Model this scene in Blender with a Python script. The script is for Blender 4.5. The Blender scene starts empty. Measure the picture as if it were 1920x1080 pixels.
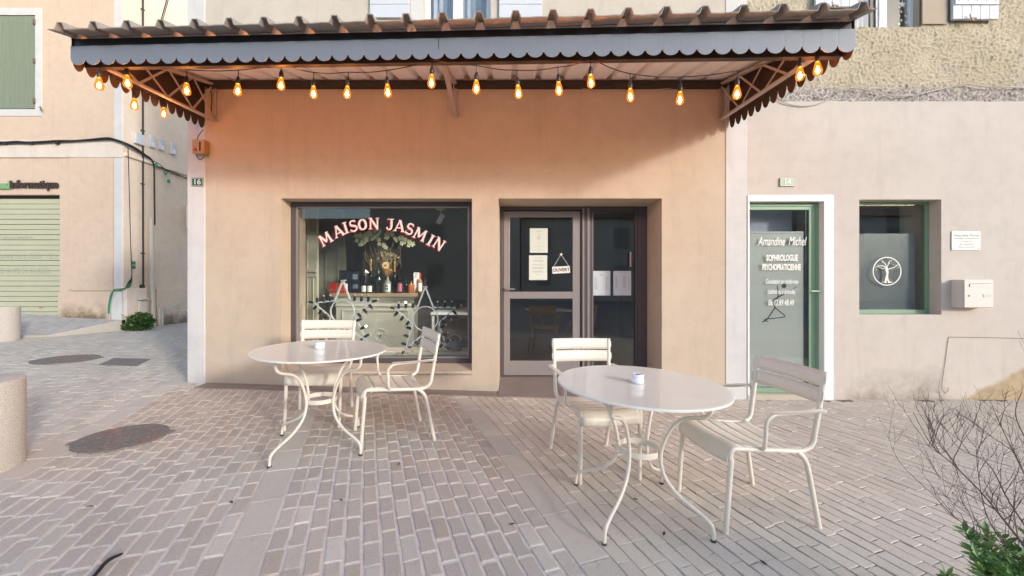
import bpy, math, random
from math import sin, cos, pi, radians, sqrt
from mathutils import Vector, Matrix, noise as mnoise
random.seed(7)
R = random.Random(11)

# ------------------------------------------------------------------ camera, world, sun, exposure
F = 740.0; CX = 960.0; HY = 525.0; CH = 1.32; W = 4.63; LB = 8.5
scene = bpy.context.scene
COL = scene.collection
cam_d = bpy.data.cameras.new("camera"); cam = bpy.data.objects.new("camera", cam_d); COL.objects.link(cam)
cam_d.sensor_width = 36; cam_d.lens = F/1920*36; cam_d.shift_y = -15/1920; cam_d.clip_start = .05; cam_d.clip_end = 2000
cam.location = (0, 0, CH); cam.rotation_euler = (radians(90), 0, 0)
scene.camera = cam
SUN_AZ = radians(46); SUN_EL = radians(15)          # from the right, in front of the facade, low
sdir = Vector((sin(SUN_AZ)*cos(SUN_EL), -cos(SUN_AZ)*cos(SUN_EL), sin(SUN_EL)))
world = bpy.data.worlds.new("World"); scene.world = world; world.use_nodes = True
wt = world.node_tree; wt.nodes.clear()
wo = wt.nodes.new('ShaderNodeOutputWorld'); wb = wt.nodes.new('ShaderNodeBackground'); ws = wt.nodes.new('ShaderNodeTexSky')
ws.sky_type = 'NISHITA'; ws.sun_disc = False; ws.sun_elevation = SUN_EL; ws.sun_rotation = math.atan2(sdir.x, sdir.y)
ws.dust_density = 1.2; ws.altitude = 200
wb.inputs['Strength'].default_value = 0.15
wt.links.new(ws.outputs[0], wb.inputs['Color']); wt.links.new(wb.outputs[0], wo.inputs['Surface'])
sun_d = bpy.data.lights.new("sun", 'SUN'); sun_d.energy = 0.85; sun_d.angle = radians(5.5); sun_d.color = (1.0, .975, .94)
sun = bpy.data.objects.new("sun", sun_d); COL.objects.link(sun)
sun.rotation_euler = (-sdir).to_track_quat('-Z', 'Y').to_euler()
scene.view_settings.view_transform = 'Standard'; scene.view_settings.look = 'None'
scene.view_settings.exposure = 1.35; scene.view_settings.gamma = 1
scene.cycles.max_bounces = 10; scene.cycles.transparent_max_bounces = 16
scene.cycles.sample_clamp_indirect = 4

# ------------------------------------------------------------------ helpers
def P(px, py, Y=W): return Vector(((px-CX)/F*Y, Y, CH+(HY-py)/F*Y))
def XW(px, Y=W): return (px-CX)/F*Y
def ZW(py, Y=W): return CH+(HY-py)/F*Y
def gz(x): return -0.03*max(-8.4, min(2.7, x))
ORG = {}

class MB:
    def __init__(s): s.v = []; s.f = []
    def add(s, vs, fs):
        b = len(s.v); s.v += [Vector(p) for p in vs]; s.f += [tuple(i+b for i in f) for f in fs]; return s
    def box(s, x0, x1, y0, y1, z0, z1):
        return s.add([(x0,y0,z0),(x1,y0,z0),(x1,y1,z0),(x0,y1,z0),(x0,y0,z1),(x1,y0,z1),(x1,y1,z1),(x0,y1,z1)],
                     [(0,3,2,1),(4,5,6,7),(0,1,5,4),(1,2,6,5),(2,3,7,6),(3,0,4,7)])
    def bar(s, a, b, w, h, up=(0,0,1)):      # rectangular bar from a to b
        a = Vector(a); b = Vector(b); d = (b-a).normalized(); up = Vector(up)
        x = d.cross(up); x = x.normalized() if x.length > 1e-5 else Vector((1,0,0)); y = x.cross(d)
        vs = []
        for p in (a, b):
            for sx, sy in ((-1,-1),(1,-1),(1,1),(-1,1)): vs.append(p + x*sx*w/2 + y*sy*h/2)
        return s.add(vs, [(0,1,2,3),(7,6,5,4),(0,4,5,1),(1,5,6,2),(2,6,7,3),(3,7,4,0)])
    def tube(s, pts, r, n=8, cap=True, radii=None):
        pts = [Vector(p) for p in pts]; m = len(pts)
        t0 = (pts[1]-pts[0]).normalized(); ref = Vector((0,0,1)) if abs(t0.z) < .9 else Vector((1,0,0))
        u = t0.cross(ref).normalized(); vs = []; prev = t0
        for i, p in enumerate(pts):
            t = (pts[min(i+1,m-1)]-pts[max(i-1,0)]).normalized()
            q = prev.rotation_difference(t); u = q @ u; prev = t
            w = t.cross(u).normalized(); rr = radii[i] if radii else r
            for k in range(n):
                a = 2*pi*k/n; vs.append(p + (u*cos(a) + w*sin(a))*rr)
        fs = [(i*n+k, i*n+(k+1)%n, (i+1)*n+(k+1)%n, (i+1)*n+k) for i in range(m-1) for k in range(n)]
        if cap: fs += [tuple(range(n-1,-1,-1)), tuple((m-1)*n+k for k in range(n))]
        return s.add(vs, fs)
    def lathe(s, prof, c=(0,0,0), n=16, axis='z', ax=1, ay=1):
        c = Vector(c); vs = []
        for r, z in prof:
            for k in range(n):
                a = 2*pi*k/n
                if axis == 'z': vs.append(c+Vector((r*cos(a)*ax, r*sin(a)*ay, z)))
                elif axis == 'y': vs.append(c+Vector((r*cos(a), z, -r*sin(a))))
                else: vs.append(c+Vector((z, r*cos(a), r*sin(a))))
        m = len(prof)
        fs = [(i*n+k, i*n+(k+1)%n, (i+1)*n+(k+1)%n, (i+1)*n+k) for i in range(m-1) for k in range(n)]
        fs += [tuple(range(n-1,-1,-1)), tuple((m-1)*n+k for k in range(n))]
        return s.add(vs, fs)
    def prism(s, poly, y0, y1):              # outline in x,z pushed from y0 to y1
        n = len(poly)
        vs = [(x,y0,z) for x,z in poly]+[(x,y1,z) for x,z in poly]
        return s.add(vs, [tuple(range(n)), tuple(range(2*n-1,n-1,-1))]+[(i,i+n,(i+1)%n+n,(i+1)%n) for i in range(n)])
    def grid(s, rows):
        m = len(rows); n = len(rows[0])
        return s.add([p for r in rows for p in r], [(i*n+j, i*n+j+1, (i+1)*n+j+1, (i+1)*n+j) for i in range(m-1) for j in range(n-1)])
    def xf(s, M):
        s.v = [M @ p for p in s.v]; return s
    def build(s, name, mat, parent=None, smooth=None, bevel=0, solid=0, recalc=True, local=False):
        me = bpy.data.meshes.new(name)
        off = Vector((0,0,0))
        if parent is not None and not local: off = ORG.get(parent.name, off)
        me.from_pydata([tuple(p-off) for p in s.v], [], s.f)
        if recalc:
            import bmesh
            bm = bmesh.new(); bm.from_mesh(me); bmesh.ops.recalc_face_normals(bm, faces=bm.faces); bm.to_mesh(me); bm.free()
        me.validate(); me.update()
        if mat: me.materials.append(mat)
        o = bpy.data.objects.new(name, me); COL.objects.link(o)
        if parent is not None: o.parent = parent; ORG[o.name] = off
        if smooth is not None:
            for p in me.polygons: p.use_smooth = True
            me.set_sharp_from_angle(angle=radians(smooth))
        if solid:
            md = o.modifiers.new('solid', 'SOLIDIFY'); md.thickness = solid; md.offset = 0
        if bevel:
            md = o.modifiers.new('bevel', 'BEVEL'); md.width = bevel; md.segments = 2; md.limit_method = 'ANGLE'; md.angle_limit = radians(35)
        return o

def tag(o, label=None, cat=None, group=None, kind=None):
    if label: o['label'] = label
    if cat: o['category'] = cat
    if group: o['group'] = group
    if kind: o['kind'] = kind
    return o
def thing(name, label, cat, loc=(0,0,0), group=None):
    o = bpy.data.objects.new(name, None); COL.objects.link(o); o.location = loc; o.empty_display_size = .1
    ORG[o.name] = Vector(loc); return tag(o, label, cat, group)
def copy_tree(o, parent=None):
    c = o.copy(); COL.objects.link(c)
    if parent: c.parent = parent
    for ch in [x for x in o.children]: copy_tree(ch, c)
    return c
def recentre(o, at):        # move a one-mesh thing's origin to a point of its own
    at = Vector(at); o.data.transform(Matrix.Translation(-at)); o.location = at; return o
def spline(pts, k=6):
    pts = [Vector(p) for p in pts]; out = []
    for i in range(len(pts)-1):
        p0 = pts[max(i-1,0)]; p1 = pts[i]; p2 = pts[i+1]; p3 = pts[min(i+2,len(pts)-1)]
        for j in range(k):
            t = j/k
            out.append(.5*((2*p1)+(p2-p0)*t+(2*p0-5*p1+4*p2-p3)*t*t+(3*p1-p0-3*p2+p3)*t**3))
    out.append(pts[-1]); return out
def fillet(pts, r, k=5):    # straight runs with rounded bends
    pts = [Vector(p) for p in pts]; out = [pts[0]]
    for i in range(1, len(pts)-1):
        a, b, c = pts[i-1], pts[i], pts[i+1]
        ra = min(r, (a-b).length*.49, (c-b).length*.49)
        s = b+(a-b).normalized()*ra; e = b+(c-b).normalized()*ra
        for j in range(k+1):
            t = j/k; out.append(s*(1-t)**2+b*2*t*(1-t)+e*t*t)
    out.append(pts[-1]); return out
def text_mb(body, size, extr=.0006, bold=0.0, shear=0.0, sx=1.0, space=1.0):
    c = bpy.data.curves.new('t', 'FONT'); c.body = body; c.size = size; c.extrude = extr; c.offset = bold; c.shear = shear
    c.align_x = 'CENTER'; c.align_y = 'CENTER'; c.resolution_u = 3; c.space_character = space
    o = bpy.data.objects.new('t', c); COL.objects.link(o)
    dg = bpy.context.evaluated_depsgraph_get(); dg.update()
    me = bpy.data.meshes.new_from_object(o.evaluated_get(dg))
    m = MB(); m.add([(v.co.x*sx, -v.co.z, v.co.y) for v in me.vertices], [tuple(p.vertices) for p in me.polygons])
    bpy.data.objects.remove(o); bpy.data.curves.remove(c); bpy.data.meshes.remove(me)
    return m
def put_text(body, h, centre, name, mat, parent, rot=0, **k):   # facing -Y
    m = text_mb(body, h, **k); m.xf(Matrix.Translation(centre) @ Matrix.Rotation(rot, 4, 'Y'))
    return m.build(name, mat, parent, recalc=False)

# ------------------------------------------------------------------ materials
def newmat(name):
    m = bpy.data.materials.new(name); m.use_nodes = True; t = m.node_tree
    return m, t, t.nodes['Principled BSDF']
def N(t, typ, **kw):
    n = t.nodes.new(typ)
    for k, v in kw.items():
        if k in n.inputs: n.inputs[k].default_value = v
        else: setattr(n, k, v)
    return n
def ramp(t, src, stops):
    r = t.nodes.new('ShaderNodeValToRGB'); cr = r.color_ramp
    while len(cr.elements) < len(stops): cr.elements.new(.5)
    for e, (p, c) in zip(cr.elements, stops): e.position = p; e.color = (*c, 1) if len(c) == 3 else c
    t.links.new(src, r.inputs[0]); return r.outputs[0]
def mix(t, a, b, fac, mode='MIX'):
    n = t.nodes.new('ShaderNodeMix'); n.data_type = 'RGBA'; n.blend_type = mode
    for i, x in ((0, fac), (6, a), (7, b)):
        if hasattr(x, 'links') or isinstance(x, bpy.types.NodeSocket): t.links.new(x, n.inputs[i])
        else: n.inputs[i].default_value = x if i == 0 else (*x, 1)
    return n.outputs[2]
def math_(t, op, a, b=0.0, c=None):
    n = t.nodes.new('ShaderNodeMath'); n.operation = op
    for i, x in enumerate((a, b, c)):
        if x is None: continue
        if isinstance(x, bpy.types.NodeSocket): t.links.new(x, n.inputs[i])
        else: n.inputs[i].default_value = x
    return n.outputs[0]
def noise(t, scale, detail=4, rough=.6, vec=None, dist=0):
    n = N(t, 'ShaderNodeTexNoise', Scale=scale, Detail=detail, Roughness=rough, Distortion=dist)
    if vec is None:
        g = t.nodes.new('ShaderNodeNewGeometry'); vec = g.outputs['Position']
    t.links.new(vec, n.inputs['Vector']); return n.outputs['Fac']
def local_vec(t):
    return t.nodes.new('ShaderNodeTexCoord').outputs['Object']
def bump(t, b, h, strength=.3, dist=.01):
    n = N(t, 'ShaderNodeBump', Strength=strength, Distance=dist); t.links.new(h, n.inputs['Height']); t.links.new(n.outputs[0], b.inputs['Normal'])
def simple(name, col, rough=.5, metal=0, var=.12, vs=8, bs=0, bd=.002, bscale=60, coat=0, spec=.5):
    m, t, b = newmat(name); v = local_vec(t)
    n = noise(t, vs, 5, .6, v)
    c = mix(t, tuple(x*(1-var) for x in col), tuple(min(1, x*(1+var)) for x in col), n)
    t.links.new(c, b.inputs['Base Color']); b.inputs['Roughness'].default_value = rough; b.inputs['Metallic'].default_value = metal
    b.inputs['Coat Weight'].default_value = coat; b.inputs['Specular IOR Level'].default_value = spec
    if bs: bump(t, b, noise(t, bscale, 4, .6, v), bs, bd)
    return m
def plaster(name, col, col2, stain=None, bscale=45, bstr=.25, extra=None):
    m, t, b = newmat(name)
    n1 = noise(t, .9, 6, .62, dist=.6); n2 = noise(t, 6, 5, .65)
    c = mix(t, col, col2, ramp(t, n1, [(.3, (0,0,0)), (.72, (1,1,1))]))
    c = mix(t, c, tuple(x*.78 for x in col2), math_(t, 'MULTIPLY', ramp(t, n2, [(.45, (0,0,0)), (.8, (1,1,1))]), .6))
    # thin grime drips stretched downwards
    g = t.nodes.new('ShaderNodeNewGeometry'); mp = N(t, 'ShaderNodeMapping'); mp.inputs['Scale'].default_value = (7, 7, .7)
    t.links.new(g.outputs['Position'], mp.inputs['Vector'])
    n3 = noise(t, 1.0, 6, .7, mp.outputs[0])
    c = mix(t, c, tuple(x*.7 for x in col), math_(t, 'MULTIPLY', ramp(t, n3, [(.54, (0,0,0)), (.78, (1,1,1))]), .4))
    if stain: c = stain(t, c)
    t.links.new(c, b.inputs['Base Color']); b.inputs['Roughness'].default_value = .88; b.inputs['Specular IOR Level'].default_value = .25
    h = math_(t, 'ADD', noise(t, bscale, 6, .7), math_(t, 'MULTIPLY', noise(t, 5, 4, .5), 1.6))
    bump(t, b, h, bstr, .004); return m
def pos_xyz(t):
    g = t.nodes.new('ShaderNodeNewGeometry'); s = t.nodes.new('ShaderNodeSeparateXYZ'); t.links.new(g.outputs['Position'], s.inputs[0]); return s.outputs
def stain_low(z0, z1, col, amt, xr=None):
    def f(t, c):
        x, y, z = pos_xyz(t)
        k = t.nodes.new('ShaderNodeMapRange'); k.inputs[1].default_value = z0; k.inputs[2].default_value = z1; k.inputs[3].default_value = 1; k.inputs[4].default_value = 0
        t.links.new(z, k.inputs[0])
        n = ramp(t, math_(t, 'MULTIPLY', math_(t, 'ADD', k.outputs[0], .25), noise(t, 3.2, 7, .7)), [(.33, (0,0,0)), (.6, (1,1,1))])
        m = math_(t, 'MULTIPLY', n, k.outputs[0]); m = math_(t, 'MULTIPLY', m, amt)
        if xr:
            for a, bb, f0, f1 in ((xr[0], xr[0]+.3, 0, 1), (xr[1]-.3, xr[1], 1, 0)):
                q = t.nodes.new('ShaderNodeMapRange'); q.inputs[1].default_value = a; q.inputs[2].default_value = bb; q.inputs[3].default_value = f0; q.inputs[4].default_value = f1
                t.links.new(x, q.inputs[0]); m = math_(t, 'MULTIPLY', m, q.outputs[0])
        return mix(t, c, col, m)
    return f
def stain_right(t, c):
    c = stain_low(-.15, .62, (.20, .165, .125), .8, (3.8, 5.3))(t, c)
    x, y, z = pos_xyz(t)      # old yellow patch of render at the foot of the wall, with its own edge
    edge = math_(t, 'SUBTRACT', math_(t, 'MULTIPLY', math_(t, 'SUBTRACT', x, 5.15), .5), math_(t, 'SUBTRACT', z, -.12))
    edge = math_(t, 'ADD', edge, math_(t, 'MULTIPLY', math_(t, 'SUBTRACT', noise(t, 4, 5, .6), .5), .16))
    m = ramp(t, edge, [(.0, (0,0,0)), (.05, (1,1,1))])
    cap = t.nodes.new('ShaderNodeMapRange'); cap.inputs[1].default_value = .36; cap.inputs[2].default_value = .30; t.links.new(z, cap.inputs[0])
    m = math_(t, 'MULTIPLY', m, cap.outputs[0])
    yl = mix(t, (.46, .355, .225), (.27, .2, .13), ramp(t, noise(t, 5, 7, .75), [(.45, (0,0,0)), (.75, (1,1,1))]))
    return mix(t, c, yl, m)

M = {}
M['peach'] = plaster('peach plaster', (.535, .425, .32), (.59, .485, .375), stain_low(-.1, .5, (.5, .42, .34), .5))
M['cream_up'] = plaster('cream plaster', (.54, .475, .395), (.60, .53, .45))
M['white_pl'] = plaster('white plaster', (.60, .58, .56), (.66, .64, .62), bstr=.15)
M['beige'] = plaster('beige plaster', (.565, .495, .435), (.625, .555, .49), stain_right)
M['salmon'] = plaster('salmon plaster', (.62, .47, .355), (.67, .515, .395), stain_low(.45, 1.15, (.17, .13, .06), 1.0, (-9.85, -8.5)))
M['salmon2'] = plaster('cream band plaster', (.68, .58, .50), (.73, .63, .55), stain_low(.3, 1.0, (.42, .33, .22), .8))
M['greyside'] = plaster('grey alley plaster', (.80, .65, .52), (.86, .72, .59), stain_low(.1, 1.3, (.15, .125, .10), 1.0))
M['room'] = simple('dark room paint', (.34, .32, .30), .7, vs=2)
M['panel'] = simple('grey green panelling', (.30, .305, .25), .6, vs=3)
M['creampanel'] = simple('cream panelling', (.50, .47, .37), .6, vs=3)
M['mantel'] = simple('pale painted mantel', (.62, .61, .52), .6, vs=5, bs=.2)
M['wood'] = simple('oak shelf', (.40, .29, .19), .5, vs=12)
M['floor'] = simple('shop floor', (.12, .10, .09), .4, vs=3)
M['alu'] = simple('taupe aluminium', (.31, .275, .265), .38, .25, var=.05)
M['alu_d'] = simple('dark taupe aluminium', (.105, .09, .095), .4, .2, var=.06)
M['green'] = simple('soft green paint', (.22, .36, .23), .42, var=.05)
M['whitep'] = simple('white paint', (.80, .79, .78), .4, var=.04)
M['shutblue'] = simple('pale blue shutter paint', (.60, .62, .66), .55, var=.06, bs=.2)
M['cream'] = simple('cream powder coat', (.78, .70, .59), .38, var=.05, vs=5, bs=.03, bscale=200, coat=.15)
M['tabletop'] = simple('table top coat', (.82, .785, .69), .32, var=.035, vs=4, bs=.03, bscale=120, coat=.5)
for nm, sc_, lo_ in (('cream', 90, .70), ('tabletop', 34, .765)):
    t = M[nm].node_tree; b = t.nodes['Principled BSDF']; src = b.inputs['Base Color'].links[0].from_socket; lv = local_vec(t)
    c = mix(t, src, (.22, .15, .10), math_(t, 'MULTIPLY', ramp(t, noise(t, sc_, 4, .7, lv, .5), [(lo_, (0,0,0)), (lo_+.03, (1,1,1))]), .8))
    c = mix(t, c, (.50, .43, .34), math_(t, 'MULTIPLY', ramp(t, noise(t, 7, 6, .75, lv, .5), [(.5, (0,0,0)), (.8, (1,1,1))]), .25))
    t.links.new(c, b.inputs['Base Color'])
    rr_ = t.nodes.new('ShaderNodeMapRange'); rr_.inputs[3].default_value = .22; rr_.inputs[4].default_value = .5; t.links.new(noise(t, 5, 6, .7, lv), rr_.inputs[0]); t.links.new(rr_.outputs[0], b.inputs['Roughness'])
M['rubber'] = simple('dark rubber', (.05, .045, .04), .7)
M['china'] = simple('white china', (.82, .83, .86), .12, var=.02, coat=.5)
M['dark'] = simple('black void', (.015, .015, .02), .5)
M['ash'] = simple('blue grey ash', (.10, .13, .22), .6)
M['cable'] = simple('black cable', (.02, .02, .02), .5)
M['greycable'] = simple('cream cable', (.52, .47, .40), .5)
M['greenplug'] = simple('green tape', (.03, .32, .18), .5)
M['socket'] = simple('black bakelite', (.018, .016, .015), .4)
M['steel'] = simple('rusty primer steel', (.17, .10, .075), .6, .1, var=.3, vs=9)
M['steel_l'] = simple('pale grey steel', (.46, .38, .34), .55, .15, var=.2, vs=9)
M['inner'] = simple('dark brown primer', (.055, .030, .02), .6, var=.25, vs=9)
M['beam'] = simple('dark brown beam', (.03, .02, .017), .6, var=.3)
M['kerbstone'] = simple('pale kerb stone', (.50, .45, .40), .8, vs=6, bs=.3)
M['stone'] = simple('beige concrete', (.5, .43, .34), .8)
M['black'] = simple('black paint', (.012, .012, .014), .35)
M['gold'] = simple('gold foil', (.75, .50, .20), .28, .8, vs=40, bs=.4, bscale=80)
M['red'] = simple('red card', (.55, .02, .02), .45)
M['paper'] = simple('white paper', (.66, .70, .63), .8, var=.03)
M['ink'] = simple('grey ink', (.10, .10, .10), .8)
M['signwhite'] = simple('sign white', (.82, .80, .74), .4, var=.02)
M['starmetal'] = simple('galvanised star bar', (.72, .74, .74), .5, .0, var=.1, vs=20)
M['orange'] = simple('orange', (.65, .12, .02), .6)
M['petal'] = simple('pale orchid petal', (.68, .70, .42), .6, var=.15, vs=30)
M['stem'] = simple('dry twig', (.30, .22, .14), .8, var=.2, vs=30)
M['twig'] = simple('brown twig', (.15, .105, .08), .8, var=.35, vs=30)
M['pvc'] = simple('cream pvc', (.60, .55, .48), .5, var=.08)
M['letterbox'] = simple('letterbox paint', (.66, .62, .57), .38, var=.03)
M['plaqueM'] = simple('brushed plaque', (.50, .50, .49), .4, .1, var=.04)
M['ochrebox'] = simple('ochre plastic', (.42, .25, .09), .45, var=.15)
M['slab'] = simple('brown slate slab', (.25, .20, .18), .55, var=.28, vs=3.5, bs=.25, bscale=14, bd=.003)
M['shutgreen'] = None
M['pinkl'] = simple('pink label', (.60, .16, .25), .6)
M['amberliq'] = simple('amber spirit', (.42, .13, .03), .12, coat=.5)
M['bottleblk'] = simple('dark bottle glass', (.008, .010, .010), .06, coat=.6)
M['clearb'] = simple('clear bottle', (.30, .33, .28), .06, coat=.6)
M['rusty'] = simple('stained ochre', (.35, .27, .15), .9)
def mat_leaf(name, a, b_):
    m, t, b = newmat(name); g = t.nodes.new('ShaderNodeNewGeometry')
    c = mix(t, a, b_, g.outputs['Random Per Island'])
    t.links.new(c, b.inputs['Base Color']); b.inputs['Roughness'].default_value = .45
    b.inputs['Subsurface Weight'].default_value = 0; return m
M['leaf'] = mat_leaf('fresh green leaf', (.05, .14, .025), (.20, .34, .08))
M['leafd'] = mat_leaf('dark green leaf', (.018, .06, .012), (.07, .14, .03))
def mat_glass(name, tint=(1,1,1), rough=0.0, ior=1.5):
    m, t, b = newmat(name); t.nodes.remove(b); out = t.nodes['Material Output']
    tr = N(t, 'ShaderNodeBsdfTransparent'); tr.inputs[0].default_value = (*tint, 1)
    gl = N(t, 'ShaderNodeBsdfGlossy', Roughness=rough); fr = N(t, 'ShaderNodeFresnel', IOR=ior)
    ge = t.nodes.new('ShaderNodeNewGeometry'); io = t.nodes.new('ShaderNodeMapRange'); io.inputs[3].default_value = ior; io.inputs[4].default_value = 1/ior
    t.links.new(ge.outputs['Backfacing'], io.inputs[0]); t.links.new(io.outputs[0], fr.inputs['IOR'])
    mx = t.nodes.new('ShaderNodeMixShader'); t.links.new(fr.outputs[0], mx.inputs[0])
    t.links.new(tr.outputs[0], mx.inputs[1]); t.links.new(gl.outputs[0], mx.inputs[2]); t.links.new(mx.outputs[0], out.inputs[0]); return m
M['glass'] = mat_glass('window glass', (.92, .94, .93), 0, 1.65)
M['glass_d'] = mat_glass('tinted window glass', (.82, .84, .82), 0, 1.9)
def mat_emit(name, col, s):
    m, t, b = newmat(name); b.inputs['Emission Color'].default_value = (*col, 1); b.inputs['Emission Strength'].default_value = s
    b.inputs['Base Color'].default_value = (*col, 1); return m
M['filament'] = mat_emit('glowing filament', (1.0, .70, .32), 150)
def mat_bulb():
    m, t, b = newmat('amber bulb glass'); out = t.nodes['Material Output']; t.nodes.remove(b)
    tr = N(t, 'ShaderNodeBsdfTransparent'); tr.inputs[0].default_value = (.75, .35, .12, 1)
    em = N(t, 'ShaderNodeEmission'); em.inputs[0].default_value = (1, .21, .010, 1); em.inputs[1].default_value = .55
    gl = N(t, 'ShaderNodeBsdfGlossy', Roughness=.05)
    ad = t.nodes.new('ShaderNodeAddShader'); t.links.new(tr.outputs[0], ad.inputs[0]); t.links.new(em.outputs[0], ad.inputs[1])
    fr = N(t, 'ShaderNodeFresnel', IOR=1.3); mx = t.nodes.new('ShaderNodeMixShader')
    t.links.new(fr.outputs[0], mx.inputs[0]); t.links.new(ad.outputs[0], mx.inputs[1]); t.links.new(gl.outputs[0], mx.inputs[2]); t.links.new(mx.outputs[0], out.inputs[0]); return m
M['bulb'] = mat_bulb()
M['minibulb'] = simple('small pearl bulb', (.50, .46, .34), .12, var=.1, coat=.6)
M['litbulb'] = mat_emit('lit small bulb', (1, .9, .7), 3.5)
def mat_fascia():
    m, t, b = newmat('grey blue painted metal')
    n = noise(t, 2.5, 6, .6, local_vec(t)); c = mix(t, (.185, .20, .235), (.235, .25, .285), n)
    sp = ramp(t, noise(t, 60, 3, .6, local_vec(t)), [(.68, (0,0,0)), (.75, (1,1,1))])
    c = mix(t, c, (.16, .15, .14), math_(t, 'MULTIPLY', sp, .5))
    t.links.new(c, b.inputs['Base Color']); b.inputs['Roughness'].default_value = .5; b.inputs['Metallic'].default_value = .1
    bump(t, b, noise(t, 3, 3, .5, local_vec(t)), .25, .01); return m
M['fascia'] = mat_fascia()
def mat_sheet():
    m, t, b = newmat('weathered fibre cement')
    n = noise(t, 4, 7, .7, local_vec(t)); c = mix(t, (.25, .22, .19), (.42, .38, .34), n)
    c = mix(t, c, (.14, .15, .07), math_(t, 'MULTIPLY', ramp(t, noise(t, 11, 6, .7, local_vec(t)), [(.55, (0,0,0)), (.75, (1,1,1))]), .6))
    t.links.new(c, b.inputs['Base Color']); b.inputs['Roughness'].default_value = .85; bump(t, b, noise(t, 60, 4, .7, local_vec(t)), .3, .003); return m
M['sheet'] = mat_sheet()
M['soffit'] = simple('whitewashed sheet underside', (.82, .78, .76), .8, var=.06, vs=4, bs=.2)
def mat_rough():
    m, t, b = newmat('rough ochre render')
    x, y, z = pos_xyz(t)
    n = noise(t, 1.6, 7, .7, dist=.5); n2 = noise(t, 22, 6, .75)
    c = mix(t, (.46, .385, .27), (.60, .51, .38), ramp(t, n, [(.35, (0,0,0)), (.65, (1,1,1))]))
    c = mix(t, c, (.37, .36, .36), ramp(t, noise(t, 1.1, 6, .75, dist=1.2), [(.58, (0,0,0)), (.74, (.75,.75,.75))]))
    gr = t.nodes.new('ShaderNodeMapRange'); gr.inputs[1].default_value = 3.72; gr.inputs[2].default_value = 3.45; t.links.new(z, gr.inputs[0])
    gm = ramp(t, math_(t, 'MULTIPLY', gr.outputs[0], math_(t, 'ADD', n, .35)), [(.25, (0,0,0)), (.6, (1,1,1))])
    c = mix(t, c, mix(t, (.25, .20, .17), (.62, .57, .53), ramp(t, noise(t, 38, 5, .8), [(.42, (0,0,0)), (.6, (1,1,1))])), gm)
    c = mix(t, c, (.25, .19, .12), math_(t, 'MULTIPLY', ramp(t, n2, [(.60, (0,0,0)), (.72, (1,1,1))]), .3))
    t.links.new(c, b.inputs['Base Color']); b.inputs['Roughness'].default_value = .95; bump(t, b, noise(t, 55, 8, .8), .8, .012); return m
M['rough'] = mat_rough()
def mat_paver():
    m, t, b = newmat('stone pavers')
    a = N(t, 'ShaderNodeVertexColor'); a.layer_name = 'Col'
    n = noise(t, 3.0, 6, .7); f = noise(t, 260, 3, .8)
    c = mix(t, a.outputs[0], (.80, .765, .72), math_(t, 'MULTIPLY', math_(t, 'SUBTRACT', n, .35), .30), 'MIX')
    c = mix(t, c, (.80, .75, .69), math_(t, 'MULTIPLY', ramp(t, noise(t, 150, 2, .8), [(.52, (0,0,0)), (.66, (1,1,1))]), .42))
    c = mix(t, c, (.20, .18, .16), math_(t, 'MULTIPLY', ramp(t, noise(t, 190, 2, .8), [(.58, (0,0,0)), (.70, (1,1,1))]), .40))
    d = ramp(t, noise(t, 26, 6, .75), [(.30, (1,1,1)), (.40, (0,0,0))])
    c = mix(t, c, (.22, .19, .18), math_(t, 'MULTIPLY', d, .4))
    big = ramp(t, noise(t, .55, 5, .6, dist=.8), [(.42, (0,0,0)), (.62, (1,1,1))])
    c = mix(t, c, (.42, .38, .35), math_(t, 'MULTIPLY', big, .25))
    sp = ramp(t, noise(t, 9, 8, .8, dist=1.5), [(.70, (0,0,0)), (.76, (1,1,1))])
    c = mix(t, c, (.12, .09, .08), math_(t, 'MULTIPLY', sp, .65))
    t.links.new(c, b.inputs['Base Color']); b.inputs['Roughness'].default_value = .62
    bump(t, b, math_(t, 'ADD', noise(t, 30, 6, .7), math_(t, 'MULTIPLY', f, .5)), .45, .004); return m
M['paver'] = mat_paver()
def mat_ground():
    m, t, b = newmat('mortar and ground')
    a = N(t, 'ShaderNodeVertexColor'); a.layer_name = 'Col'
    c = mix(t, a.outputs[0], (.2, .17, .15), math_(t, 'MULTIPLY', ramp(t, noise(t, 22, 6, .75), [(.5, (0,0,0)), (.8, (1,1,1))]), .5))
    t.links.new(c, b.inputs['Base Color']); b.inputs['Roughness'].default_value = .9
    bump(t, b, noise(t, 90, 5, .8), .5, .004); return m
M['ground'] = mat_ground()
def mat_granite(name, c1, c2, sc=180):
    m, t, b = newmat(name); v = local_vec(t)
    c = mix(t, c1, c2, ramp(t, noise(t, sc, 3, .8, v), [(.38, (0,0,0)), (.62, (1,1,1))]))
    t.links.new(c, b.inputs['Base Color']); b.inputs['Roughness'].default_value = .85; bump(t, b, noise(t, sc, 3, .8, v), .7, .003); return m
M['bollard'] = mat_granite('washed aggregate concrete', (.38, .33, .28), (.66, .60, .54), 150)
def mat_iron():
    m, t, b = newmat('rusty cast iron'); v = local_vec(t)
    c = mix(t, (.15, .135, .125), (.30, .265, .245), noise(t, 14, 6, .75, v))
    c = mix(t, c, (.42, .15, .12), ramp(t, noise(t, 7, 6, .7, v, .6), [(.56, (0,0,0)), (.62, (.8,.8,.8))]))
    c = mix(t, c, (.60, .57, .50), ramp(t, noise(t, 30, 6, .8, v), [(.58, (0,0,0)), (.66, (.8,.8,.8))]))
    t.links.new(c, b.inputs['Base Color']); b.inputs['Roughness'].default_value = .6; b.inputs['Metallic'].default_value = .3
    vo = N(t, 'ShaderNodeTexVoronoi', Scale=34); t.links.new(v, vo.inputs['Vector']); bump(t, b, vo.outputs[0], .8, .01); return m
M['iron'] = mat_iron()
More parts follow.
